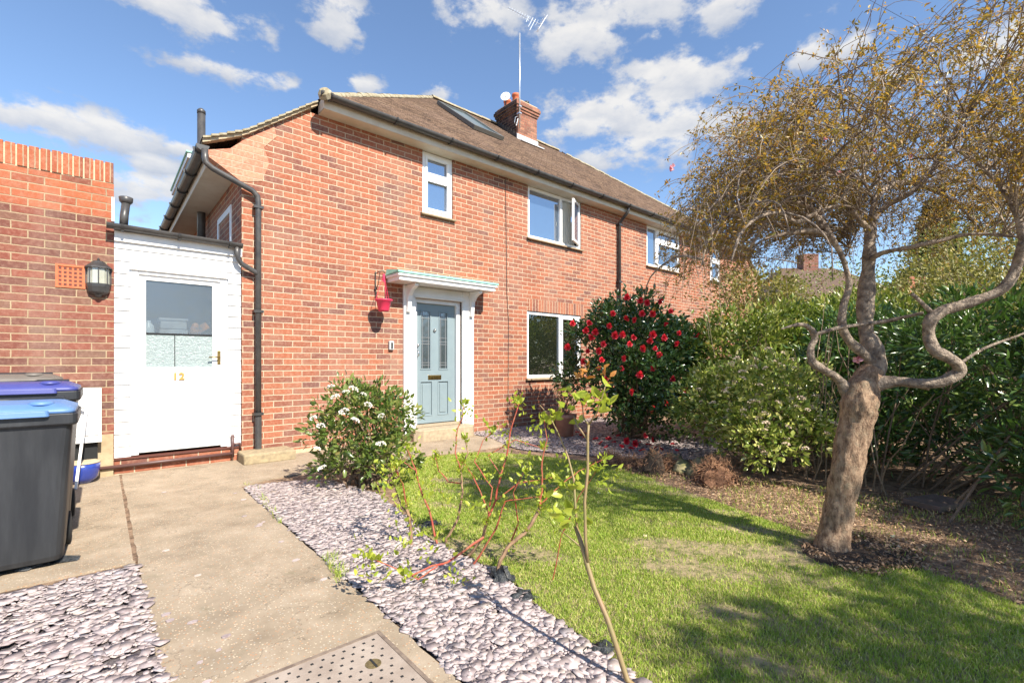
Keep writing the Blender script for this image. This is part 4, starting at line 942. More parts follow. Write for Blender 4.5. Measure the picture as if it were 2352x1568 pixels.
def bush_points(rng, ells, K, sub, n, inner=.25):
    """ells: (cx,cy,cz,rx,ry,rz); sub-clumps on their surface; returns points, outward dirs, clump centres"""
    E = np.array(ells, float); wgt = (E[:,3]*E[:,4]*E[:,5])**(2/3); wgt /= wgt.sum()
    e = E[rng.choice(len(E), K, p=wgt)]
    dr = nrm(rng.normal(0, 1, (K, 3))); dr[:,2] = np.where(dr[:,2] < -.5, -dr[:,2], dr[:,2]); rad = np.where(rng.uniform(0,1,K) < inner, rng.uniform(.35,.8,K), rng.uniform(.80,1.02,K))
    cc = e[:, :3] + dr*e[:, 3:]*rad[:, None]; cc[:,2] = np.maximum(cc[:,2], .03)
    sr = sub*rng.uniform(.55, 1.3, K)
    i = rng.integers(0, K, n); dd = nrm(rng.normal(0, 1, (n, 3)))
    pt = cc[i] + dd*(sr[i]*rng.uniform(.35, 1.05, n)**.6)[:, None]; pt[:,2] = np.maximum(pt[:,2], .01)
    out = nrm(dr[i]*.55 + dd*.9 + rng.normal(0, .35, (n, 3)) + np.array([0,0,.15]))
    return pt, out, cc, i
def stems(mb, rng, base, cc, n, r0=.012, r1=.002, sp=.12):
    for q in rng.choice(len(cc), min(n, len(cc)), replace=False):
        a = Vector((base[0] + rng.normal(0, sp), base[1] + rng.normal(0, sp), 0)); b_ = Vector(cc[q]); pts = []
        for k in range(5):
            t_ = k/4; p = a.lerp(b_, t_); p.z = a.z + (b_.z - a.z)*t_**.8; o_ = .06*math.sin(math.pi*t_)
            pts.append(p + Vector((rng.normal(0, o_), rng.normal(0, o_), rng.normal(0, o_*.4))))
        mb.tube(pts, [r0*(1-k/4) + r1*(k/4) for k in range(5)], 5)
M['twig'] = pm('brown_twig', (0.13,0.085,0.055), (0.22,0.15,0.10), 30, .85)
M['woody'] = pm('pale_woody_stem', (0.26,0.19,0.12), (0.16,0.11,0.07), 25, .85, .3, 80)
def shrub(name, base, ells, K, sub, n, L, wd, mat, label, cat, seed, group=None, nst=26, six=True, inner=.25, r0=.012, sp=.1, stem_mat='twig'):
    rng = np.random.default_rng(seed); t_ = thing(name, (base[0], base[1], 0), label, cat, group)
    pt, out, cc, idx = bush_points(rng, ells, K, sub, n, inner)
    Ls = L*rng.uniform(.6, 1.25, n); ws = wd*rng.uniform(.7, 1.2, n)*Ls/L
    V, F = (leafarr if six else leafarr4)(pt, out, Ls, ws, rng)
    leafobj('foliage', V, F, mat, t_)
    mb = MB(); stems(mb, rng, base, cc, nst, r0, .002, sp); mb.build('stem', M[stem_mat], t_, fix=False)
    return t_, cc, rng
# ==================================================================== shrubs
M['leaf_vib'] = leafmat('viburnum_leaf', [(0,(0.03,0.055,0.012)),(.3,(0.065,0.11,0.02)),(.6,(0.12,0.17,0.035)),(.85,(0.21,0.23,0.06)),(1,(0.26,0.14,0.06))], .32, .2, (.3,.45,.05))
M['leaf_cam'] = leafmat('camellia_leaf', [(0,(0.012,0.030,0.011)),(.35,(0.024,0.056,0.018)),(.65,(0.042,0.085,0.026)),(.9,(0.085,0.13,0.034)),(1,(0.22,0.15,0.04))], .22, .12, (.2,.4,.05), .6)
M['leaf_hed'] = leafmat('laurel_leaf', [(0,(0.05,0.08,0.014)),(.3,(0.10,0.14,0.022)),(.6,(0.17,0.21,0.035)),(.85,(0.27,0.28,0.06)),(1,(0.34,0.26,0.08))], .35, .22, (.35,.5,.05))
M['leaf_pie'] = leafmat('glossy_shrub_leaf', [(0,(0.05,0.09,0.016)),(.3,(0.13,0.19,0.03)),(.55,(0.25,0.31,0.05)),(.8,(0.42,0.42,0.11)),(1,(0.64,0.56,0.30))], .3, .18, (.35,.5,.08))
M['leaf_rho'] = leafmat('rhododendron_leaf', [(0,(0.018,0.046,0.013)),(.4,(0.042,0.092,0.022)),(.75,(0.085,0.15,0.034)),(1,(0.17,0.22,0.055))], .28, .12, (.2,.45,.05), .6)
M['leaf_far'] = leafmat('olive_leaf', [(0,(0.09,0.10,0.025)),(.4,(0.18,0.18,0.045)),(.75,(0.30,0.27,0.07)),(1,(0.40,0.27,0.10))], .5, .25, (.4,.4,.05))
M['leaf_con'] = leafmat('dark_needle', [(0,(0.010,0.022,0.012)),(.6,(0.022,0.045,0.024)),(1,(0.04,0.07,0.034))], .6, .05)
M['petal_w'] = pm('white_petal', (0.82,0.80,0.74), (0.70,0.66,0.56), 60, .6)
M['petal_r'] = leafmat('camellia_petal', [(0,(0.50,0.008,0.018)),(.6,(0.64,0.018,0.035)),(1,(0.72,0.06,0.09))], .45, .25, (.9,.05,.05))
M['petal_p'] = leafmat('pink_petal', [(0,(0.70,0.26,0.34)),(1,(0.80,0.48,0.52))], .5, .35, (.9,.4,.5))

bx, by = .62, -2.05
vb, cc, rv_ = shrub('viburnum_bush', (bx, by), [(bx,by,.50,.47,.44,.40),(bx-.12,by+.02,.72,.26,.26,.22),(bx+.30,by+.1,.52,.30,.30,.30),(bx-.28,by,.42,.26,.25,.26),(bx,by,.20,.44,.42,.20),(bx+.2,by-.15,.3,.3,.3,.25)], 112, .11, 3700, .062, .029, M['leaf_vib'],
    'round evergreen bush with white flower heads beside the path left of the front door', 'bush', 41, nst=40)
def flower_heads(parent, pts, mat, r, npet, seed, name='flower_head', L=.012):
    rng = np.random.default_rng(seed); src = None
    for p in pts:
        if src is None or True:
            if src is None:
                dd = nrm(rng.normal(0, 1, (npet, 3))); dd[:,2] = np.abs(dd[:,2]); c = dd*r*np.array([1,1,.6])
                V, F = leafarr4(c - dd*L*.3, nrm(dd + rng.normal(0,.6,(npet,3))), np.full(npet, L), np.full(npet, L*.9), rng, .1)
                o = leafobj(name, V, F, mat, None); o.parent = parent; src = o
            else: o = src.copy(); C.objects.link(o); o.parent = parent
            o.location = Vector(p) - wl(parent); WL[o.name] = wl(parent)
            o.rotation_euler = (rng.uniform(-.5,.5), rng.uniform(-.5,.5), rng.uniform(0,6)); s = rng.uniform(.7,1.25); o.scale = (s,s,s)
fp = [P(737,978,3.95), P(728,1030,3.95), P(795,900,4.1), P(770,912,4.1), P(760,888,4.15), P(812,893,4.1), P(835,905,4.1), P(876,955,4.1), P(845,930,4.05), P(720,960,4.05), P(790,945,3.95),
      P(815,965,3.9), P(875,1020,3.95), P(740,1075,3.95)]
flower_heads(vb, fp, M['petal_w'], .030, 60, 42)

cx, cy = 4.95, -2.0
camb, cc, rc = shrub('camellia_bush', (cx, cy), [(cx,cy,1.10,1.10,1.05,.92),(cx+.05,cy,1.72,.60,.6,.50),(cx-.55,cy-.5,.85,.62,.6,.62),(cx+.55,cy-.25,.8,.75,.75,.75),(cx,cy-.4,.4,.85,.7,.4)], 480, .16, 17000, .078, .040, M['leaf_cam'],
    'tall dark glossy camellia bush covered in red flowers in front of the window', 'bush', 51, nst=50, r0=.02, inner=.3)
# camellia flowers: double rosettes placed on the visible outside
def rosette(name, mat, seed, R0=.042):
    rng = np.random.default_rng(seed); Vs = []
    for ring, (cnt, rr, up) in enumerate(((7, 1.0, .25), (6, .72, .7), (5, .42, 1.3))):
        a = np.arange(cnt)/cnt*6.28 + rng.uniform(0, 6, 1); d = np.c_[np.cos(a), np.sin(a), np.full(cnt, up)]
        V, F = leafarr(np.zeros((cnt,3)) + np.array([0,0,.004*ring]), d, np.full(cnt, R0*rr), np.full(cnt, R0*.95*max(rr,.6)), rng, .15, -.15); Vs.append(V)
    return leafobj(name, np.concatenate(Vs), F, mat, None)
rosesrc = rosette('flower', M['petal_r'], 3)
fl = [(1367,762),(1353,742),(1382,826),(1376,806),(1345,758),(1440,682),(1470,690),(1518,693),(1440,730),(1400,748),(1500,720),(1541,715),(1525,775),(1500,768),(1560,765),(1555,790),(1600,770),(1493,782),(1478,800),(1505,800),(1515,815),(1430,768),(1455,775),(1413,770),(1434,823),(1428,846),(1377,845),(1392,870),(1470,860),(1500,845),(1545,870),(1575,895),(1560,912),(1530,925),(1500,940),(1452,900),(1358,775),(1408,720),(1475,720),(1530,745),(1446,790),(1386,790),(1350,806),(1340,830),(1304,797),(1315,742),(1458,735),(1487,695),(1460,1018),(1482,1000),(1530,1030),(1500,1010),(1440,1012),(1545,1022)]
rgf = random.Random(6)
for i, (px, py) in enumerate(fl):
    rr = math.hypot((px-1462)/165, (py-850)/195); dd = 6.15 + .75*min(1, rr)**2 + (0 if py < 960 else -.25)
    o = rosesrc if i == 0 else rosesrc.copy()
    if i: C.objects.link(o)
    o.parent = camb; o.location = P(px, py, dd) - wl(camb); s = rgf.uniform(.95, 1.5); o.scale = (s, s, s*rgf.uniform(.8,1.1))
    n0 = (CAM - P(px, py, dd)).normalized() + Vector((rgf.uniform(-.7,.7), rgf.uniform(-.7,.7), rgf.uniform(-.3,.7)))
    o.rotation_euler = n0.to_track_quat('Z', 'Y').to_euler()
# fallen blooms
for i, (px, py) in enumerate(((1327,997),(1345,1000),(1368,1012),(1398,1012),(1420,1005),(1440,1020),(1468,1022),(1380,1022),(1505,1034),(1518,1036),(1340,1010),(1490,1026),(1555,1040),(1310,1003),(1428,1030),(1450,1035),(1335,1004),(1475,1040),(1410,1020),(1392,1032))):
    o = rosesrc.copy(); o.name = 'fallen_bloom'; C.objects.link(o); o.parent = None; p = G(px, py); o.location = (p.x, p.y, .035); s = rgf.uniform(.8, 1.3); o.scale = (s, s, s*.45)
    o.rotation_euler = (rgf.uniform(-.5,.5), rgf.uniform(-.5,.5), rgf.uniform(0,6)); tag(o, 'red camellia bloom fallen on the slate chippings below the bush', 'fallen flower', 'fallen camellia blooms')

# glossy shrub with cream buds, laurel hedge, rhododendron and friends
px_, py_ = 4.12, -4.28
ps, cc, r_ = shrub('budding_shrub', (px_, py_), [(px_,py_,.66,.70,.70,.56),(px_-.25,py_-.2,.38,.55,.5,.38),(px_+.1,py_+.55,.55,.55,.5,.5)], 260, .12, 9500, .062, .030, M['leaf_pie'],
    'rounded glossy shrub dotted with cream buds just behind the cherry tree', 'bush', 61, nst=40)
bud = cc[(cc - np.array([px_+.1, py_+.1, .4])) @ np.array([-.6, -.75, .35]) > .05][:99]
flower_heads(ps, [Vector(b_) + Vector((-.06,-.07,.08)) for b_ in bud], pm('cream_bud', (0.78,0.68,0.52), (0.66,0.48,0.38), 40, .6), .026, 34, 62, 'flower_cluster', .014)
hx_, hy_ = 6.1, -3.3
shrub('laurel_bush', (hx_, hy_), [(hx_,hy_,1.0,1.0,.9,.95),(hx_+.9,hy_-.5,1.1,.9,.8,.95),(hx_-.4,hy_+.7,.9,.8,.7,.8)], 420, .2, 13000, .085, .038, M['leaf_hed'],
    'broad mid green laurel bush between the camellia and the cherry tree', 'bush', 71, nst=40, r0=.02)
shrub('laurel_bush', (7.6, -4.6), [(7.3,-4.4,1.1,1.2,1.1,1.1),(8.5,-4.0,1.1,1.2,1.1,1.2),(6.4,-5.1,.9,.8,.8,.95)], 420, .24, 11000, .10, .045, M['leaf_hed'],
    'yellow green laurel bush seen through the branches right of the cherry trunk', 'bush', 72, nst=40, r0=.02)
# leggy stems + rhododendron
rx_, ry_ = 4.55, -5.75
shrub('rhododendron', (rx_, ry_), [(rx_+.1,ry_-.25,1.0,.85,.85,.75),(rx_-.25,ry_-.9,.85,.7,.7,.65),(rx_+.1,ry_-1.5,1.15,.9,.8,.95),(rx_-.75,ry_-.75,.35,.5,.55,.35),(rx_-.5,ry_-1.6,.5,.7,.7,.5)], 420, .17, 15000, .085, .027, M['leaf_rho'],
    'large dark rhododendron with long glossy leaves at the right of the lawn', 'bush', 81, nst=44, r0=.010, sp=.35)
tk = thing('leggy_stems', (4.35,-5.1,0), 'thicket of bare pale stems in the shade right of the cherry trunk', 'thicket'); mb = MB(); r = random.Random(12)
for i in range(24):
    a = Vector((4.2+r.uniform(-.35,.45), -5.0+r.uniform(-.4,.4), 0)); h_ = r.uniform(.9, 1.9); lean = Vector((r.uniform(-.5,.5), r.uniform(-.5,.5), 0)); pts = []
    for k in range(7): t_ = k/6; pts.append(a + lean*t_**1.4 + Vector((r.uniform(-.03,.03), r.uniform(-.03,.03), h_*t_)))
    mb.tube(pts, [.008*(1-.7*k/6) for k in range(7)], 5)
mb.build('stem', M['woody'], tk, fix=False)
shrub('olive_bush', (5.9,-6.4), [(5.8,-6.2,1.7,1.0,1.0,.75),(6.6,-5.4,1.65,.9,.9,.8),(5.6,-7.3,1.7,1.0,1.0,.9)], 340, .22, 9000, .05, .025, M['leaf_far'],
    'tall loose olive bush rising above the dark rhododendron', 'bush', 91, six=False, nst=60, r0=.02, stem_mat='woody')
shrub('hedge', (9.5,-7.5), [(9.0,-6.4,1.2,1.6,1.4,1.5),(10.5,-5.0,1.3,1.6,1.4,1.5),(8.5,-8.5,1.3,1.6,1.6,1.6),(12.5,-3.6,1.2,1.8,1.4,1.6),(15,-2.2,1.2,1.8,1.4,1.8)], 480, .35, 11000, .10, .06, M['leaf_far'],
    'long olive green hedge closing the garden beyond the rhododendron', 'hedge', 92, six=False, nst=30, r0=.03)
shrub('hedge', (20,-8), [(18,-8,1.6,3,2.5,2.0),(22,-4,1.6,3,2.5,2.2),(26,0,1.7,3,3,2.6),(20,-13,1.6,3,3,2.4)], 420, .6, 9000, .20, .12, M['leaf_hed'],
    'distant green hedge below the brown roofed house', 'hedge', 93, six=False, nst=10, r0=.05)
shrub('rhododendron', (5.6,-4.9), [(5.5,-4.9,.9,.8,.8,.85),(5.2,-5.3,.5,.6,.6,.5),(4.75,-5.05,.35,.45,.45,.35),(5.0,-6.0,.3,.5,.6,.3),(6.3,-5.4,.8,.8,.8,.8)], 380, .17, 13000, .085, .028, M['leaf_rho'],
    'shaded dark bush behind the bare stems right of the cherry trunk', 'bush', 94, nst=30, r0=.015, sp=.3)
# conifer
for (px, d_, zt, r0, mt, lab, sd) in ((2290,7.6,3.75,1.25,'leaf_far','tall olive tinted tree rising at the right behind the curved cherry limb',201),(1725,9.5,3.0,.85,'leaf_far','small olive tree against the gable end of the houses',202),(1925,12,3.6,1.4,'leaf_hed','rounded green tree in front of the brown roofed house',203),(2200,10,4.0,1.3,'leaf_hed','mid green tree below the dark conifer',204)):
    q_ = P(px, 700, d_); shrub('garden_tree', (q_.x, q_.y), [(q_.x,q_.y,zt-r0*.9,r0,r0,r0*.9),(q_.x+.5*r0,q_.y-.4*r0,zt-r0*1.5,r0*.9,r0*.9,r0)], 200, .22*max(1,r0), 5200, .075, .04, M[mt], lab, 'tree', sd, six=False, nst=34, r0=.03, stem_mat='woody')
kc = P(2150, 560, 19); ct = thing('conifer', (kc.x, kc.y, 0), 'dark pointed conifer standing beyond the garden at the right', 'tree')
rng = np.random.default_rng(14); n = 9000; hh = rng.uniform(0, 1, n)**.8; rad = (1-hh)*2.3*(.72+.28*np.sin(hh*44)) + .06
a = rng.uniform(0, 6.28, n); q = rng.uniform(.45, 1, n); c = np.c_[kc.x + rad*q*np.cos(a), kc.y + rad*q*np.sin(a), .6 + hh*7.0]
V, F = leafarr4(c, np.c_[np.cos(a), np.sin(a), rng.normal(-.25, .3, n)], rng.uniform(.25,.5,n), rng.uniform(.06,.14,n), rng); leafobj('crown', V, F, M['leaf_con'], ct)
MB().tube([(kc.x,kc.y,0),(kc.x,kc.y,7.2)], [.16,.02], 8).build('trunk', M['twig'], ct)

# neighbouring houses beyond the hedges
def cottage(c, wx, wy, zw, zr, ang, label, wallm, roofm, pipe=False):
    t_ = thing('neighbouring_house', (c[0], c[1], 0), label, 'house'); ca, sa = math.cos(ang), math.sin(ang)
    Q = lambda x, y, z: (c[0] + x*ca - y*sa, c[1] + x*sa + y*ca, z)
    MB().add([Q(-wx,-wy,0),Q(wx,-wy,0),Q(wx,wy,0),Q(-wx,wy,0),Q(-wx,-wy,zw),Q(wx,-wy,zw),Q(wx,wy,zw),Q(-wx,wy,zw)], [(0,1,5,4),(1,2,6,5),(2,3,7,6),(3,0,4,7)]).build('wall', wallm, t_)
    e = .35; rr = MB().add([Q(-wx-e,-wy-e,zw-.1),Q(wx+e,-wy-e,zw-.1),Q(wx+e,wy+e,zw-.1),Q(-wx-e,wy+e,zw-.1),Q(-wx*.45,0,zr),Q(wx*.45,0,zr)], [(0,1,5,4),(1,2,5),(2,3,4,5),(3,0,4)]).build('roof', roofm, t_)
    MB().add([Q(-.4,-.3,zr-.6),Q(.4,-.3,zr-.6),Q(.4,.3,zr-.6),Q(-.4,.3,zr-.6),Q(-.4,-.3,zr+.7),Q(.4,-.3,zr+.7),Q(.4,.3,zr+.7),Q(-.4,.3,zr+.7)], [(0,1,5,4),(1,2,6,5),(2,3,7,6),(3,0,4,7),(4,5,6,7)]).build('chimney', wallm, rr)
    for x in (-wx*.5, wx*.45):
        f = MB().add([Q(x-.6,-wy-.03,zw-1.5),Q(x+.6,-wy-.03,zw-1.5),Q(x+.6,-wy-.03,zw-.4),Q(x-.6,-wy-.03,zw-.4)], [(0,1,2,3)]).build('window', M['upvc'], t_)
        MB().add([Q(x-.5,-wy-.05,zw-1.4),Q(x+.5,-wy-.05,zw-1.4),Q(x+.5,-wy-.05,zw-.5),Q(x-.5,-wy-.05,zw-.5)], [(0,1,2,3)]).build('pane', M['glass_up'], f)
    if pipe: 
        pp = P(1832, 700, 1); d_ = (pp - CAM); d_.z = 0
        MB().tube([Q(-wx*.86,-wy-.08,0),Q(-wx*.86,-wy-.08,zw-.1)], .09, 8).build('downpipe', M['upvc'], t_)
    return t_
hp = P(1890, 700, 24); cottage((hp.x+1.0, hp.y+1), 3.2, 3.0, 4.2, 6.2, R(-40), 'brown roofed brick house far behind the cherry branches', brick('far_brick', DRK, (.35,.28,.2)), pm('far_brown_roof', (0.085,0.052,0.036), (0.13,0.08,0.055), 8, .9), True)
hp = P(2075, 770, 15); cottage((hp.x+1.5, hp.y), 2.6, 2.2, 2.3, 3.3, R(-40), 'low orange brick house glimpsed right of the cherry trunk', brick('far_orange_brick', ORG, (.5,.4,.3)), pm('far_tile_roof', (0.17,0.10,0.07), None, 8, .9))

# potted shrubs by the window
def pot(name, c, r, h, label, mat):
    t_ = thing(name, (c[0], c[1], 0), label, 'plant pot', None)
    MB().lathe((c[0],c[1],.012), [(.001,0),(r*.72,0),(r*.95,h*.82),(r*1.08,h*.83),(r*1.1,h),(r*.98,h),(r*.94,h*.86),(r*.9,h*.9),(.001,h*.9)], 26).build('pot', mat, t_, True)
    return t_
pc = G(1298, 1002); pb = pot('potted_plant', (pc.x, pc.y), .165, .34, 'terracotta pot of bare twiggy plant standing on slate left of the camellia', M['terra'])
mb = MB(); r = random.Random(3); tips = []
for i in range(26):
    a = r.uniform(0, 6.28); o_ = r.uniform(.1, .42); h_ = r.uniform(.35, .85); p = Vector((pc.x, pc.y, .3)); pts = [p + Vector((r.uniform(-.03,.03), r.uniform(-.03,.03), 0))]
    for k in range(1, 6): t_ = k/5; pts.append(Vector((pc.x + o_*t_*math.cos(a) + r.uniform(-.02,.02), pc.y + o_*t_*math.sin(a) + r.uniform(-.02,.02), .3 + h_*t_)))
    mb.tube(pts, [.006*(1-.8*k/5) for k in range(6)], 4); tips += pts[2:]
mb.build('stem', M['twig'], pb, fix=False)
rng = np.random.default_rng(8); tp = np.array([list(tips[i]) for i in rng.integers(0, len(tips), 420)]) + rng.normal(0, .03, (420,3))
V, F = leafarr(tp, rng.normal(0,1,(420,3)), rng.uniform(.02,.045,420), rng.uniform(.01,.02,420), rng); leafobj('foliage', V, F, M['leaf_vib'], pb)
pc2 = G(1268, 985); pot('plant_pot', (pc2.x, pc2.y), .14, .30, 'second terracotta pot half hidden behind the twiggy potted plant', M['terra'])
# uprooted stumps, roots and mossy stones along the lawn edge
def clod(name, c, r0, h, mat, label, cat, seed, hairs=0, group=None):
    rng = np.random.default_rng(seed); t_ = thing(name, (c[0], c[1], 0), label, cat, group)
    mb = MB(); nr, ns = 7, 14; rings = []
    for i in range(nr):
        ph = math.pi*.5*i/(nr-1); rings.append([(c[0]+r0*math.cos(ph)*math.cos(2*math.pi*j/ns)*rng.uniform(.75,1.2)+.001, c[1]+r0*.8*math.cos(ph)*math.sin(2*math.pi*j/ns)*rng.uniform(.75,1.2), -.01+h*math.sin(ph)*rng.uniform(.8,1.15)) for j in range(ns)])
    mb.loft(rings).build('mass', mat, t_, not hairs, fix=True)
    if hairs:
        hm = MB()
        for _ in range(hairs):
            a = rng.uniform(0, 6.28); b_ = rng.uniform(.1, 1.4); p = Vector((c[0]+r0*.8*math.cos(a)*math.cos(b_), c[1]+r0*.7*math.sin(a)*math.cos(b_), h*math.sin(b_)*.9)); d = Vector((math.cos(a)*math.cos(b_), math.sin(a)*math.cos(b_), math.sin(b_)*.8)); pts = [p]
            for k in range(4): d = (d + Vector(rng.normal(0,.6,3))).normalized(); pts.append(pts[-1] + d*rng.uniform(.015,.04))
            hm.tube(pts, [.0035,.003,.0025,.002,.001], 4)
        hm.build('roots', M['roots'], t_, fix=False)
M['roots'] = pm('red_brown_roots', (0.26,0.12,0.06), (0.40,0.24,0.14), 40, .9)
M['clod'] = litter('fibrous_clod', [(0.3,(0.05,0.025,0.015)),(0.5,(0.17,0.08,0.042)),(0.7,(0.34,0.19,0.11))])
M['moss'] = pm('mossy_stone', (0.20,0.19,0.07), (0.30,0.25,0.15), 12, .95, .6, 50)
for i, (px, py, r0, h, mt, lab, hr) in enumerate(((1400,1062,.20,.10,'clod','low heap of reddish roots at the lawn edge beside the rose stem',160),(1450,1070,.16,.09,'clod','small clump of brown roots left of the dark stump',110),
    (1500,1085,.14,.24,'darksoil','dark rotten tree stump standing at the lawn edge below the camellia',60),(1535,1075,.13,.12,'clod','clod of red brown fibre just right of the dark stump',110),(1645,1105,.24,.20,'clod','large tangled red brown root ball at the right end of the edging',330))):
    p = G(px, py); clod('root_clump' if i != 2 else 'tree_stump', (p.x, p.y), r0, h, M[mt], lab, 'root clump' if i != 2 else 'stump', 100+i, hr)
for i, (px, py, r0, h, lab) in enumerate(((1568,1082,.13,.13,'pale mossy stone in the middle of the lawn edging'),(1595,1090,.10,.10,'small grey stone touching the large root ball'),(1545,1058,.15,.10,'green mossy stone behind the edging by the red flowers'),(1610,1066,.14,.09,'flat brown stone under the laurel leaves'))):
    p = G(px, py); clod('stone', (p.x, p.y), r0, h, M['moss'], lab, 'stone', 120+i)
p = G(2150, 1160); a = R(20)
tag(MB().obox((p.x, p.y, .02), .20, .13, .025, Vector((math.cos(a), -math.sin(a), 0)), Vector((math.sin(a), math.cos(a), 0))).build('paving_slab', pm('brown_slab', (0.16,0.11,0.09), (0.11,0.08,0.06), 12, .9, .2), None, bevel=.006), 'loose brown paving slab lying in the shade under the rhododendron', 'paving slab')

# ==================================================================== red-stemmed dogwood
M['redstem'] = pm('red_dogwood_bark', (0.34,0.045,0.03), (0.34,0.12,0.06), 20, .6, .2, 120)
M['brownstem'] = pm('brown_stem', (0.22,0.12,0.07), (0.33,0.21,0.12), 18, .8, .2, 90)
M['lime'] = leafmat('lime_spring_leaf', [(0,(0.16,0.23,0.02)),(.5,(0.32,0.39,0.04)),(1,(0.46,0.48,0.07))], .4, .42, (.55,.65,.05))
dw = thing('dogwood_shrub', tuple(G(1060,1265)), 'sparse red stemmed dogwood with lime green new leaves in the slate bed', 'bush')
rd = MB(); tw = []; rr = random.Random(21)
def trace(mb, pts, d0, d1, r0, r1):
    n = len(pts); P3 = [P(px, py, d0 + (d1-d0)*i/(n-1)) for i, (px, py) in enumerate(pts)]
    out = []
    for i in range(n-1):
        for k in range(3): out.append(P3[i].lerp(P3[i+1], k/3) + Vector([rr.uniform(-.003,.003) for _ in range(3)]))
    out.append(P3[-1]); m_ = len(out); own = mb is None
    if own: mb = MB()
    mb.tube(out, [.85*r0 + (1.0*r1-.85*r0)*k/(m_-1) for k in range(m_)], 6)
    if own: mb.build('woody_stem', M['brownstem'], dw, fix=False)
    return out
gd = lambda py: 1.15*1091/(py-H0)
S = []
S.append(trace(None, [(945,1255),(942,1200),(932,1155)], gd(1255), gd(1255), .012, .009))
S.append(trace(rd, [(932,1160),(925,1110),(905,1070)], gd(1255), 2.9, .006, .003))
S.append(trace(rd, [(1005,1252),(985,1170),(965,1120),(955,1080),(935,1030)], gd(1252), 3.0, .009, .003))
S.append(trace(None, [(1022,1245),(1052,1190),(1062,1130),(1058,1080)], gd(1250), 3.05, .010, .006))
S.append(trace(rd, [(1058,1080),(1046,1040),(1050,985),(1062,960),(1066,925)], 3.05, 3.1, .006, .002))
S.append(trace(rd, [(1060,1110),(1030,1105),(1008,1080),(1000,1050)], 3.05, 3.2, .006, .003))
S.append(trace(None, [(1075,1278),(1108,1235),(1118,1200)], gd(1278), 2.75, .011, .009))
S.append(trace(rd, [(1118,1200),(1138,1150),(1150,1090),(1165,1040),(1172,990),(1188,940),(1192,925)], 2.75, 2.8, .008, .003))
S.append(trace(None, [(1138,1330),(1150,1285),(1170,1250),(1205,1225),(1225,1195),(1240,1165)], gd(1330), 2.55, .013, .009))
S.append(trace(rd, [(1240,1165),(1246,1110),(1244,1060),(1256,1010),(1250,960)], 2.55, 2.6, .006, .002))
S.append(trace(rd, [(1240,1160),(1290,1110),(1330,1080),(1385,1055)], 2.55, 2.7, .004, .0015))
S.append(trace(rd, [(1150,1090),(1120,1045),(1185,1010),(1250,1030)], 2.8, 2.9, .004, .002))
S.append(trace(rd, [(1138,1150),(1190,1110),(1215,1105),(1275,1095)], 2.75, 2.75, .005, .002))
S.append(trace(rd, [(1110,1232),(1030,1290),(990,1300),(935,1325)], 2.65, 2.35, .008, .004))
S.append(trace(rd, [(1005,1300),(960,1330),(900,1300),(860,1285)], 2.45, 2.3, .005, .002))
S.append(trace(rd, [(1085,1300),(1140,1215),(1160,1150),(1195,1145),(1245,1140)], gd(1300), 2.6, .007, .002))
S.append(trace(rd, [(1170,1252),(1190,1200),(1180,1130),(1205,1080)], 2.7, 2.6, .006, .002))
S.append(trace(None, [(1055,1085),(1075,1040),(1070,1010)], 3.05, 3.1, .006, .004))
S.append(trace(rd, [(1125,1180),(1090,1100),(1075,1075),(1060,1060)], 2.8, 2.9, .005, .002))
S.append(trace(rd, [(1270,1330),(1290,1230),(1330,1140),(1370,1080)], 2.5, 2.4, .004, .0015))
S.append(trace(rd, [(1120,1200),(1130,1120),(1090,1060),(1110,1010),(1130,990)], 2.75, 2.9, .005, .002))
S.append(trace(rd, [(955,1080),(925,1060),(900,1075)], 3.0, 3.0, .004, .002))
rd.build('stem', M['redstem'], dw, fix=False);
rng = np.random.default_rng(22); C_, D_l, LL = [], [], []
def tuft(p, n, L=.038, spread=.012, upv=.6):
    for _ in range(n):
        C_.append(list(Vector(p) + Vector(rng.normal(0, spread, 3)))); d = Vector(rng.normal(0, 1, 3)); d.z = abs(d.z)*.6 + upv; D_l.append(list(d)); LL.append(L*rng.uniform(.6, 1.25))
for q in S:
    tuft(q[-1], 13)
    for i in range(len(q)//3, len(q), 2):
        if rng.uniform() < .8: tuft(q[i], 4, .032, .018)
for px, py, d_ in ((905,1060,2.9),(900,1120,2.85),(935,1050,3),(950,1030,3.05),(905,1155,2.75),(925,1170,2.8),(880,1085,2.9),(1215,960,2.65),(1185,930,2.8),(1240,1000,2.6),(1255,975,2.6),(1225,1110,2.6),(1245,1120,2.6),(1210,1180,2.6),(1300,1060,2.6),(1345,1085,2.5),
    (935,1245,2.5),(920,1260,2.4),(990,1262,2.5),(1020,1255,2.55),(960,1230,2.6),(830,1285,2.3),(845,1310,2.3),(870,1320,2.3),(825,1265,2.3),(1040,1320,2.4),(1050,1330,2.4),(1065,930,3.1),(1080,945,3.1),(1120,985,2.85),(1150,990,2.8),(890,1100,2.9),(1000,1060,3.1),(1020,1050,3.1),(1380,1100,2.4),(1395,1085,2.4),(1265,1180,2.5),(1285,1190,2.5),(1130,1170,2.7),(1160,1060,2.8),(880,1130,2.9),(910,1095,2.9),(940,1090,2.9),(960,1150,2.8),(915,1200,2.7),(1030,1150,2.9),(1120,1090,2.8),(1215,1060,2.7),(1000,1100,2.9),(1090,1170,2.7)): tuft(P(px, py, d_), 11, .035, .032)
V, F = leafarr(np.array(C_), np.array(D_l), np.array(LL), np.array(LL)*.52, rng, .2, .15); leafobj('leaves', V, F, M['lime'], dw)

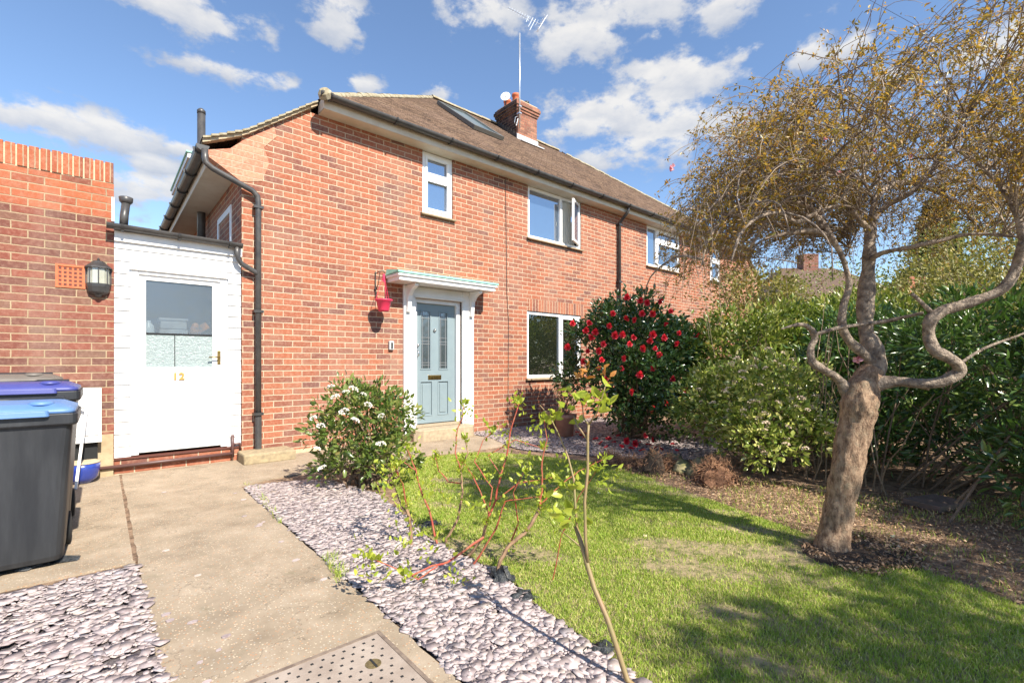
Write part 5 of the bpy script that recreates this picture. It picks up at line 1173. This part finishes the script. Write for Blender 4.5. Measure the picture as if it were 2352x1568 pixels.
# rose in front
rs_ = thing('rose_bush', tuple(G(1470,1600)), 'single leaning rose stem with pale green leaves at the near edge of the lawn', 'bush')
mb = MB(); DR = 1.68
b0 = CAM + FW*DR + RT*((1478-1176)/1091*DR); b0.z = -.02
def tr3(pts, ds, r0, r1, first=None):
    Q3 = ([first] if first is not None else []) + [P(px, py, d_) for (px, py), d_ in zip(pts, ds)]; n = len(Q3); mb.tube(Q3, [r0 + (r1-r0)*k/(n-1) for k in range(n)], 8); return Q3
tr3([(1440,1560),(1415,1480),(1395,1420),(1365,1350),(1350,1300),(1335,1245),(1322,1208)], [1.7,1.72,1.75,1.8,1.83,1.86,1.9], .0105, .009, b0)
tr3([(1326,1215),(1322,1170),(1318,1100),(1305,1050),(1285,1000),(1262,955),(1240,930)], [1.9,1.92,1.95,2.0,2.0,2.0,2.0], .006, .002)
s2 = tr3([(1350,1290),(1345,1240),(1343,1150),(1350,1080),(1350,1000),(1352,975)], [1.83,1.84,1.86,1.88,1.9,1.9], .0065, .005)
tr3([(1352,975),(1340,960),(1338,930)], [1.9,1.92,1.93], .004, .002); tr3([(1352,975),(1372,945),(1385,905),(1392,880)], [1.9,1.9,1.88,1.88], .004, .002); tr3([(1350,1010),(1325,975),(1318,955)], [1.9,1.93,1.95], .004,.003)
tr3([(1338,1258),(1310,1235),(1285,1215)], [1.85,1.88,1.9], .004,.002)
mb.build('stem', pm('olive_rose_stem', (0.20,0.17,0.06), (0.27,0.17,0.09), 14, .55), rs_, True, fix=False)
C_, D_l, LL = [], [], []
for px, py, d_ in ((1340,915,1.93),(1362,915,1.9),(1380,925,1.88),(1392,905,1.88),(1330,945,1.95),(1350,950,1.92),(1310,925,1.97),(1375,905,1.9),(1395,935,1.88),(1285,1105,1.95),(1322,1115,1.95),(1310,1130,1.95),(1300,1195,1.9),(1320,1190,1.9),(1335,1185,1.9),(1285,1200,1.9),(1270,1120,1.98),(1310,1120,1.95),(1250,955,2.0),(1268,950,2.0),(1280,940,2.0),(1310,900,1.95)): tuft(P(px, py, d_), 4, .05, .02, -.1)
V, F = leafarr(np.array(C_), np.array(D_l), np.array(LL), np.array(LL)*.6, rng, .15, .2); leafobj('leaves', V, F, M['lime'], rs_)
C_, D_l, LL = [], [], []
for px, py, d_ in ((1345,848,1.93),(1335,870,1.93),(1350,865,1.92),(1385,858,1.9),(1392,870,1.9)): tuft(P(px, py, d_), 4, .032, .012, .3)
V, F = leafarr(np.array(C_), np.array(D_l), np.array(LL), np.array(LL)*.5, rng, .15, .2); leafobj('young_leaves', V, F, leafmat('bronze_leaf', [(0,(0.36,0.10,0.03)),(1,(0.45,0.25,0.04))], .4, .3, (.7,.3,.05)), rs_)
# little primroses in the grass
for px, py in ((1480,1240),(2052,1243),(1375,1140)):
    p = G(px, py); r_ = np.random.default_rng(int(px)); n = 8
    V, F = leafarr4(np.zeros((n,3)) + np.array([p.x,p.y,.03]), np.c_[r_.normal(0,1,(n,2)), np.full(n,.4)], np.full(n,.018), np.full(n,.014), r_)
    tag(leafobj('primrose', V, F, pm('pale_petal', (0.75,0.70,0.45), None), None), 'tiny pale primrose bloom low in the lawn grass', 'flower', 'primroses in the lawn')
# ==================================================================== weeping cherry
m, t, b, o = newmat('cherry_bark'); p = t.pos()
c = t.ramp(t.noise(t.vadd(p, (1,1,.45), 'MULTIPLY'), 34, 8, .75), [(.3,(0.05,0.030,0.022)),(.43,(0.20,0.125,0.08)),(.56,(0.40,0.27,0.175)),(.72,(0.52,0.39,0.27))])
c = t.mix(t.m('MULTIPLY', t.mr(t.noise(p, 9, 5, .7), .52, .68), .45), c, (0.26,0.25,0.17))
t.put(b.inputs['Base Color'], c); b.inputs['Roughness'].default_value = .9; b.inputs['Specular IOR Level'].default_value = .3
t.put(b.inputs['Normal'], t.bump(t.m('ADD', t.noise(t.vadd(p, (1,1,.35), 'MULTIPLY'), 26, 7, .7), t.m('MULTIPLY', t.noise(p, 110, 4, .7), .4)), 1.0, .025)); M['bark'] = m
M['limb'] = pm('cherry_limb_bark', (0.40,0.315,0.235), (0.11,0.080,0.062), 24, .78, 1.0, 60, .02)
M['twigc'] = pm('cherry_twig', (0.17,0.125,0.09), (0.30,0.235,0.17), 9, .8)
ch_ = thing('weeping_cherry_tree', (TB.x, TB.y, 0), 'gnarled weeping cherry tree with bronze leaves and a leaning bare trunk on the lawn', 'tree')
rr = random.Random(77); D0 = 2.92
def smooth(pts, k=4):
    out = []; n = len(pts)
    for i in range(n-1):
        p0 = pts[max(i-1,0)]; p1 = pts[i]; p2 = pts[i+1]; p3 = pts[min(i+2,n-1)]
        for j in range(k):
            t_ = j/k; out.append(tuple(.5*((2*p1[q]) + (-p0[q]+p2[q])*t_ + (2*p0[q]-5*p1[q]+4*p2[q]-p3[q])*t_*t_ + (-p0[q]+3*p1[q]-3*p2[q]+p3[q])*t_**3) for q in range(len(p1))))
    out.append(tuple(pts[-1])); return out
tb = MB()
def limb(mb, pts, n=14, wob=.13, k=6):
    """pts: px, py, depth, radius(px at 1091 focal)"""
    s = smooth(pts, k); P3 = [P(a, b_, d) for a, b_, d, r in s]; R3 = [(.84 if mb is not tb else .88)*r*d/1091 for a, b_, d, r in s]
    from mathutils import noise as nz0
    R3 = [r_*(1 + (.30*nz0.noise(q_*9.0) if mb is not tb else 0)) for r_, q_ in zip(R3, P3)]
    b0_ = len(mb.v); mb.tube(P3, R3, n)
    from mathutils import noise as nz3
    m_ = len(P3)
    for q in range(m_):
        for j in range(n):
            v = Vector(mb.v[b0_ + q*n + j]); c_ = P3[q]; dv = v - c_
            h_ = nz3.noise(Vector((v.x*34, v.y*34, v.z*11)))*1.1 + nz3.noise(Vector((v.x*70, v.y*70, v.z*22)))*.6 + nz3.noise(Vector((v.x*9, v.y*9, v.z*6 + 5)))*.6
            mb.v[b0_ + q*n + j] = tuple(c_ + dv*(1 + wob*h_))
    return P3
TD = (TB - CAM).dot(FW)
limb(tb, [(1912,1300,TD,46),(1910,1262,TD,42),(1918,1215,TD,34),(1930,1150,TD,34),(1944,1085,TD-.02,35),(1955,1020,TD-.02,37),(1968,960,TD-.03,38),(1975,925,TD-.04,43),(1980,897,TD-.03,38),(1990,872,TD-.02,31),(2003,850,TD-.01,27)], 44, .10, 12)
tb.build('trunk', M['bark'], ch_, True)
MED = []
lb = MB()
A = limb(lb, [(1975,905,TD,36),(1998,868,TD,29),(2014,835,TD,25),(2003,800,TD+.02,22),(1990,765,TD+.05,20),(1987,715,TD+.08,18),(1991,650,TD+.10,16),(1996,590,TD+.10,15),(1999,540,TD+.12,13),(2003,500,TD+.15,10),(2010,455,TD+.18,7)])
B2 = limb(lb, [(1970,912,TD,26),(2010,885,TD-.05,19),(2060,876,TD-.12,17),(2110,880,TD-.2,16),(2165,876,TD-.25,15),(2203,852,TD-.28,15),(2190,828,TD-.3,14),(2148,805,TD-.3,13),(2134,770,TD-.28,13),(2138,735,TD-.3,15),(2170,712,TD-.32,14),(2235,692,TD-.36,13),(2305,662,TD-.42,12.5),(2335,610,TD-.45,12),(2352,555,TD-.5,11),(2400,500,TD-.5,10)])
C2 = limb(lb, [(1950,905,TD,20),(1925,870,TD-.03,12),(1890,848,TD-.08,10),(1866,830,TD-.1,9),(1862,800,TD-.1,9),(1872,775,TD-.1,9),(1858,752,TD-.12,8),(1835,745,TD-.15,5),(1795,755,TD-.2,2)])
D2 = limb(lb, [(2012,840,TD,18),(1975,805,TD-.04,13),(1945,775,TD-.06,11),(1934,745,TD-.08,10),(1938,700,TD-.08,8),(1950,655,TD-.08,7.5),(1938,600,TD-.1,7),(1918,560,TD-.12,7),(1900,530,TD-.12,8),(1885,505,TD-.12,7)])
limb(lb, [(2050,872,TD-.1,14),(2095,880,TD-.14,9),(2135,893,TD-.18,5)], 8)
limb(lb, [(2143,722,TD-.3,7),(2120,698,TD-.3,6),(2095,675,TD-.3,5)], 8)
limb(lb, [(2200,838,TD-.29,5),(2260,800,TD-.3,4),(2352,765,TD-.35,3),(2420,730,TD-.4,2)], 6)
limb(lb, [(1866,770,TD-.1,5),(1930,752,TD-.1,5),(2030,738,TD-.05,5),(2120,718,TD-.2,4)], 6)
E2 = limb(lb, [(1990,600,TD+.1,7),(2030,580,TD,6.5),(2090,568,TD-.1,6),(2160,552,TD-.15,5.5),(2240,537,TD-.2,5),(2352,545,TD-.3,4)], 8)
K1 = limb(lb, [(1890,525,TD-.12,8),(1870,490,TD-.1,7.5),(1845,470,TD-.15,6.5),(1800,462,TD-.2,6),(1740,472,TD-.25,5),(1690,485,TD-.3,5),(1655,510,TD-.3,4.5),(1625,555,TD-.3,3.5),(1612,610,TD-.3,2)], 8)
K2 = limb(lb, [(1900,540,TD-.12,7),(1860,530,TD-.15,7),(1800,538,TD-.2,6),(1760,548,TD-.2,4),(1720,575,TD-.25,2)], 8)
K3 = limb(lb, [(1885,510,TD-.1,7),(1880,460,TD,5.5),(1862,420,TD,5),(1850,370,TD,4),(1868,320,TD,3)], 8)
K4 = limb(lb, [(1999,530,TD+.12,9),(1960,490,TD+.1,8),(1935,455,TD+.1,7),(1960,400,TD+.1,5),(1995,330,TD+.15,4),(2030,240,TD+.2,3)], 8)
K5 = limb(lb, [(2003,505,TD+.12,9),(2040,470,TD+.1,8),(2095,440,TD,7),(2150,380,TD-.05,6),(2195,300,TD-.1,5),(2260,220,TD-.2,4),(2352,150,TD-.3,3.5)], 8)
K6 = limb(lb, [(2352,555,TD-.5,10),(2330,480,TD-.5,7),(2290,420,TD-.45,6),(2240,370,TD-.4,5),(2190,340,TD-.35,4)], 8)
K7 = limb(lb, [(1845,470,TD-.15,5),(1800,430,TD-.2,4.5),(1750,420,TD-.25,4),(1690,430,TD-.3,3.5),(1640,470,TD-.35,3),(1600,520,TD-.4,2)], 8)
K8 = limb(lb, [(1870,490,TD-.1,6),(1830,510,TD-.3,5.5),(1790,490,TD-.45,5),(1740,500,TD-.55,4.5),(1700,540,TD-.6,3.5),(1680,600,TD-.62,2)], 8)
K9 = limb(lb, [(2010,455,TD+.18,8),(2060,420,TD+.3,7),(2130,430,TD+.5,5),(2200,470,TD+.6,4),(2260,540,TD+.7,3)], 8)
for i in range(34):   # paler arching side branches
    s0 = (K1 + K2 + K3 + K4 + K5 + K6 + K7 + K8 + K9 + D2[-12:] + A[-12:])[rr.randrange(120)]; az = rr.uniform(0, 6.283); d = Vector((math.cos(az), math.sin(az), rr.uniform(.2, .9))).normalized(); pts = [s0]; L = rr.uniform(.35, .8)
    for k in range(10):
        d = (d + Vector((rr.gauss(0,.16), rr.gauss(0,.16), -.045*k + rr.gauss(0,.14)))).normalized(); pts.append(pts[-1] + d*L/10)
    if (pts[-1]-CAM).dot(FW) < 1.6 or pts[-1].z < 1.5: continue
    lb.tube(pts, [.0085 - .0058*k/10 for k in range(11)], 6); MED.append(pts)
lb.build('limb', M['limb'], ch_, True)
# weeping shoots: arch out of the limbs and hang
start = [p for L_ in MED for p in L_[2:]] + [p for L_ in (A[-14:], D2[-8:], K1, K2, K3, K4, K5, K6, K7, K8, K9, E2[6:]) for p in L_]
CC = P(2075, 520, TD + .05)
tv, tf, lc, ld, ll = MB(), None, [], [], []
class Tw:
    def __init__(s): s.V = []; s.F = []; s.n = 0
    def tube3(s, pts, r0, r1):
        pts = np.array(pts); n = len(pts); tg = np.gradient(pts, axis=0); tg = nrm(tg)
        a = nrm(np.cross(tg, np.array([.3,.5,.81]))); b_ = np.cross(tg, a); rd_ = np.linspace(r0, r1, n)[:, None]
        ring = np.stack([pts + (a*math.cos(q) + b_*math.sin(q))*rd_ for q in (0, 2.094, 4.189)], 1)
        s.V.append(ring.reshape(-1, 3)); i = np.arange(n-1)[:, None]*3 + s.n
        f = np.concatenate([np.stack([i[:,0]+j, i[:,0]+(j+1)%3, i[:,0]+3+(j+1)%3, i[:,0]+3+j], 1) for j in range(3)]); s.F.append(f); s.n += 3*n
    def build(s, name, mat, parent): return fastmesh(name, np.concatenate(s.V), np.concatenate(s.F), mat, parent)
tw1 = Tw(); rn = np.random.default_rng(99)
GR = np.array([0,0,-1.])
def shoot(p, d, L, n, grav, jit=.10):
    pts = [np.array(p, float)]; d = np.array(d, float); st = L/n
    for k in range(n):
        d = d + GR*grav*(k/n + .25) + rn.normal(0, jit, 3); d /= np.linalg.norm(d); pts.append(pts[-1] + d*st)
    return pts
def leaves_on(pts, n, Ls):
    pts = np.array(pts)
    for _ in range(n):
        i = rn.integers(max(0, len(pts)//5), len(pts)); k = rn.integers(2, 6)
        c0 = pts[i]
        for _q in range(k):
            lc.append(c0 + rn.normal(0, .008, 3)); d = rn.normal(0, 1, 3) + np.array([0,0,-.35]); ld.append(d); ll.append(Ls*rn.uniform(.55, 1.3))
cands = np.array([list(p) for p in start]); cen = np.array(list(CC)); camp = np.array(list(CAM)); DC = np.array(list(P(2150, 560, TD))); DC[2] = 1.9
def low(p):
    rel = p - camp; dep = rel[0]*FW.x + rel[1]*FW.y; lat = rel[0]*RT.x + rel[1]*RT.y; px = 1176 + lat/dep*1091
    zmin = 2.0 if px > 1780 else 1.55 + (px - 1560)/220*.4
    q = p - DC; e = math.hypot(q[0], q[1])/1.75; f = q[2]/1.47
    if e*e + (f*f if f > 0 else 0) > rn.uniform(.92, 1.12): return True
    return rn.uniform() < min(1, max(0, (zmin - p[2])/.28 + .35))*.95
def visible_ok(p):   # keep the space straight in front of the lens free of twigs, as it is in the garden
    rel = p - camp; dep = rel[0]*FW.x + rel[1]*FW.y; lat = rel[0]*RT.x + rel[1]*RT.y
    return p[1] > -6.85 and dep > 1.35 and not (lat/dep*1091 + 1176 < 1500) 
NA = 690
lefty = np.array([list(p) for L_ in (K1[8:], K2[6:], K7, K8, K3, K4[6:]) for p in L_])
for i in range(NA + 150):
    q0 = DC + nrm(rn.normal(0, 1, 3))*np.array([1.35, 1.35, .95])*rn.uniform(.1, 1)**.5; q0[2] = abs(q0[2] - DC[2]) + DC[2] - .1
    s0 = cands[np.argsort(((cands - q0)**2).sum(1))[rn.integers(6)]]; out = s0 - cen; out[2] *= .3
    az = rn.uniform(0, 6.283); d = np.array([math.cos(az), math.sin(az), 0])*rn.uniform(.5, 1.0) + nrm(out)*.75
    if i >= NA:
        s0 = lefty[rn.integers(len(lefty))]; d = np.array(list(-RT))*rn.uniform(.2, 1.2) + np.array(list(FW))*rn.uniform(-.5, .7)
    d[2] = rn.uniform(.25, 1.15)
    L = rn.uniform(.5, 1.2); pts = shoot(s0, nrm(d), L, 11, rn.uniform(.12, .30), .08)
    if not (visible_ok(pts[-1]) and visible_ok(pts[5])) or low(pts[-1]): continue
    tw1.tube3(pts, rn.uniform(.003, .0048), .0014); leaves_on(pts, 7, .024)
    for _ in range(rn.integers(6, 11)):
        j = rn.integers(2, 12); dd = (np.array(pts[min(j+1,11)]) - np.array(pts[j-1])); dd = nrm(dd) + rn.normal(0, .55, 3)
        p2 = shoot(pts[j], nrm(dd), rn.uniform(.15, .46), 6, rn.uniform(.08, .34), .16)
        if not visible_ok(p2[-1]) or low(p2[-1]): continue
        tw1.tube3(p2, .0019, .0009); leaves_on(p2, rn.integers(2, 6), .022)
# long hanging strands on the left side in front of the neighbour's windows
for i in range(22):
    px = rn.uniform(1560, 1800); p0 = P(px, rn.uniform(430, 600), TD - rn.uniform(-.2, .7)); pts = shoot(list(p0), [rn.normal(-.25, .2), rn.normal(0,.2), -.3], rn.uniform(.25, .55), 8, .3, .07)
    tw1.tube3(pts, .0017, .0008); leaves_on(pts, 1, .024)
tw1.build('twigs', M['twigc'], ch_)
lc, ld, ll = np.array(lc), np.array(ld), np.array(ll); print('cherry leaves', len(lc))
V, F = leafarr4(lc, ld, ll, ll*.45, rn, .25)
M['leaf_ch'] = leafmat('bronze_cherry_leaf', [(0,(0.09,0.09,0.016)),(.35,(0.17,0.17,0.026)),(.62,(0.27,0.22,0.035)),(.85,(0.40,0.24,0.055)),(1,(0.46,0.19,0.08))], .4, .42, (.75,.42,.05))
leafobj('foliage', V, F, M['leaf_ch'], ch_)
bl = None
for px, py, d_, s in ((1827,308,2.7,1.0),(1545,385,2.6,1.0),(1927,400,2.6,1.0),(1970,826,2.9,1.3),(2312,128,2.9,.8),(1710,284,2.9,.6),(1895,318,2.8,.7),(2010,345,2.8,.6),(2090,360,2.8,.7),(1720,260,2.9,.6)):
    if bl is None: bl = rosette('blossom', M['petal_p'], 9, .024); q = bl
    else: q = bl.copy(); C.objects.link(q)
    q.parent = ch_; q.location = P(px, py, d_) - wl(ch_); q.scale = (s,s,s); q.rotation_euler = (rr.uniform(.5,2), rr.uniform(-.5,.5), rr.uniform(0,6))
# the street tree behind the photographer whose crown shades the near lawn
st_ = thing('street_tree', (2.6,-11.2,0), 'leafy roadside tree whose crown shades the near corner of the lawn', 'tree')
V_, out_, cc_, ii_ = bush_points(np.random.default_rng(5), [(2.3,-9.9,3.4,1.5,.8,.7),(3.8,-9.7,3.1,1.2,.8,.7),(1.0,-10.0,3.7,.7,.6,.5),(4.75,-9.2,7.6,1.10,.8,1.5),(3.6,-9.2,6.8,.5,.5,.6)], 230, .24, 15000, .5)
V, F = leafarr4(V_, out_, rn.uniform(.05,.11,len(V_)), rn.uniform(.03,.05,len(V_)), rn); leafobj('crown', V, F, M['leaf_hed'], st_)
MB().tube([(2.6,-11.2,0),(2.6,-11.1,1.2),(2.8,-10.8,2.4),(3.2,-10.5,3.6),(4.0,-9.8,5.6),(4.5,-9.4,7.4)], [.16,.14,.12,.10,.07,.03], 10).build('trunk', M['bark'], st_, True)
# overhead wire
a_ = P(1960, -20, 30); b_ = P(2380, 190, 16)
tag(MB().tube([a_, (a_+b_)/2 - Vector((0,0,.15)), b_], .012, 5).build('overhead_wire', M['pipe']), 'thin overhead telephone wire crossing the sky at the top right', 'wire')
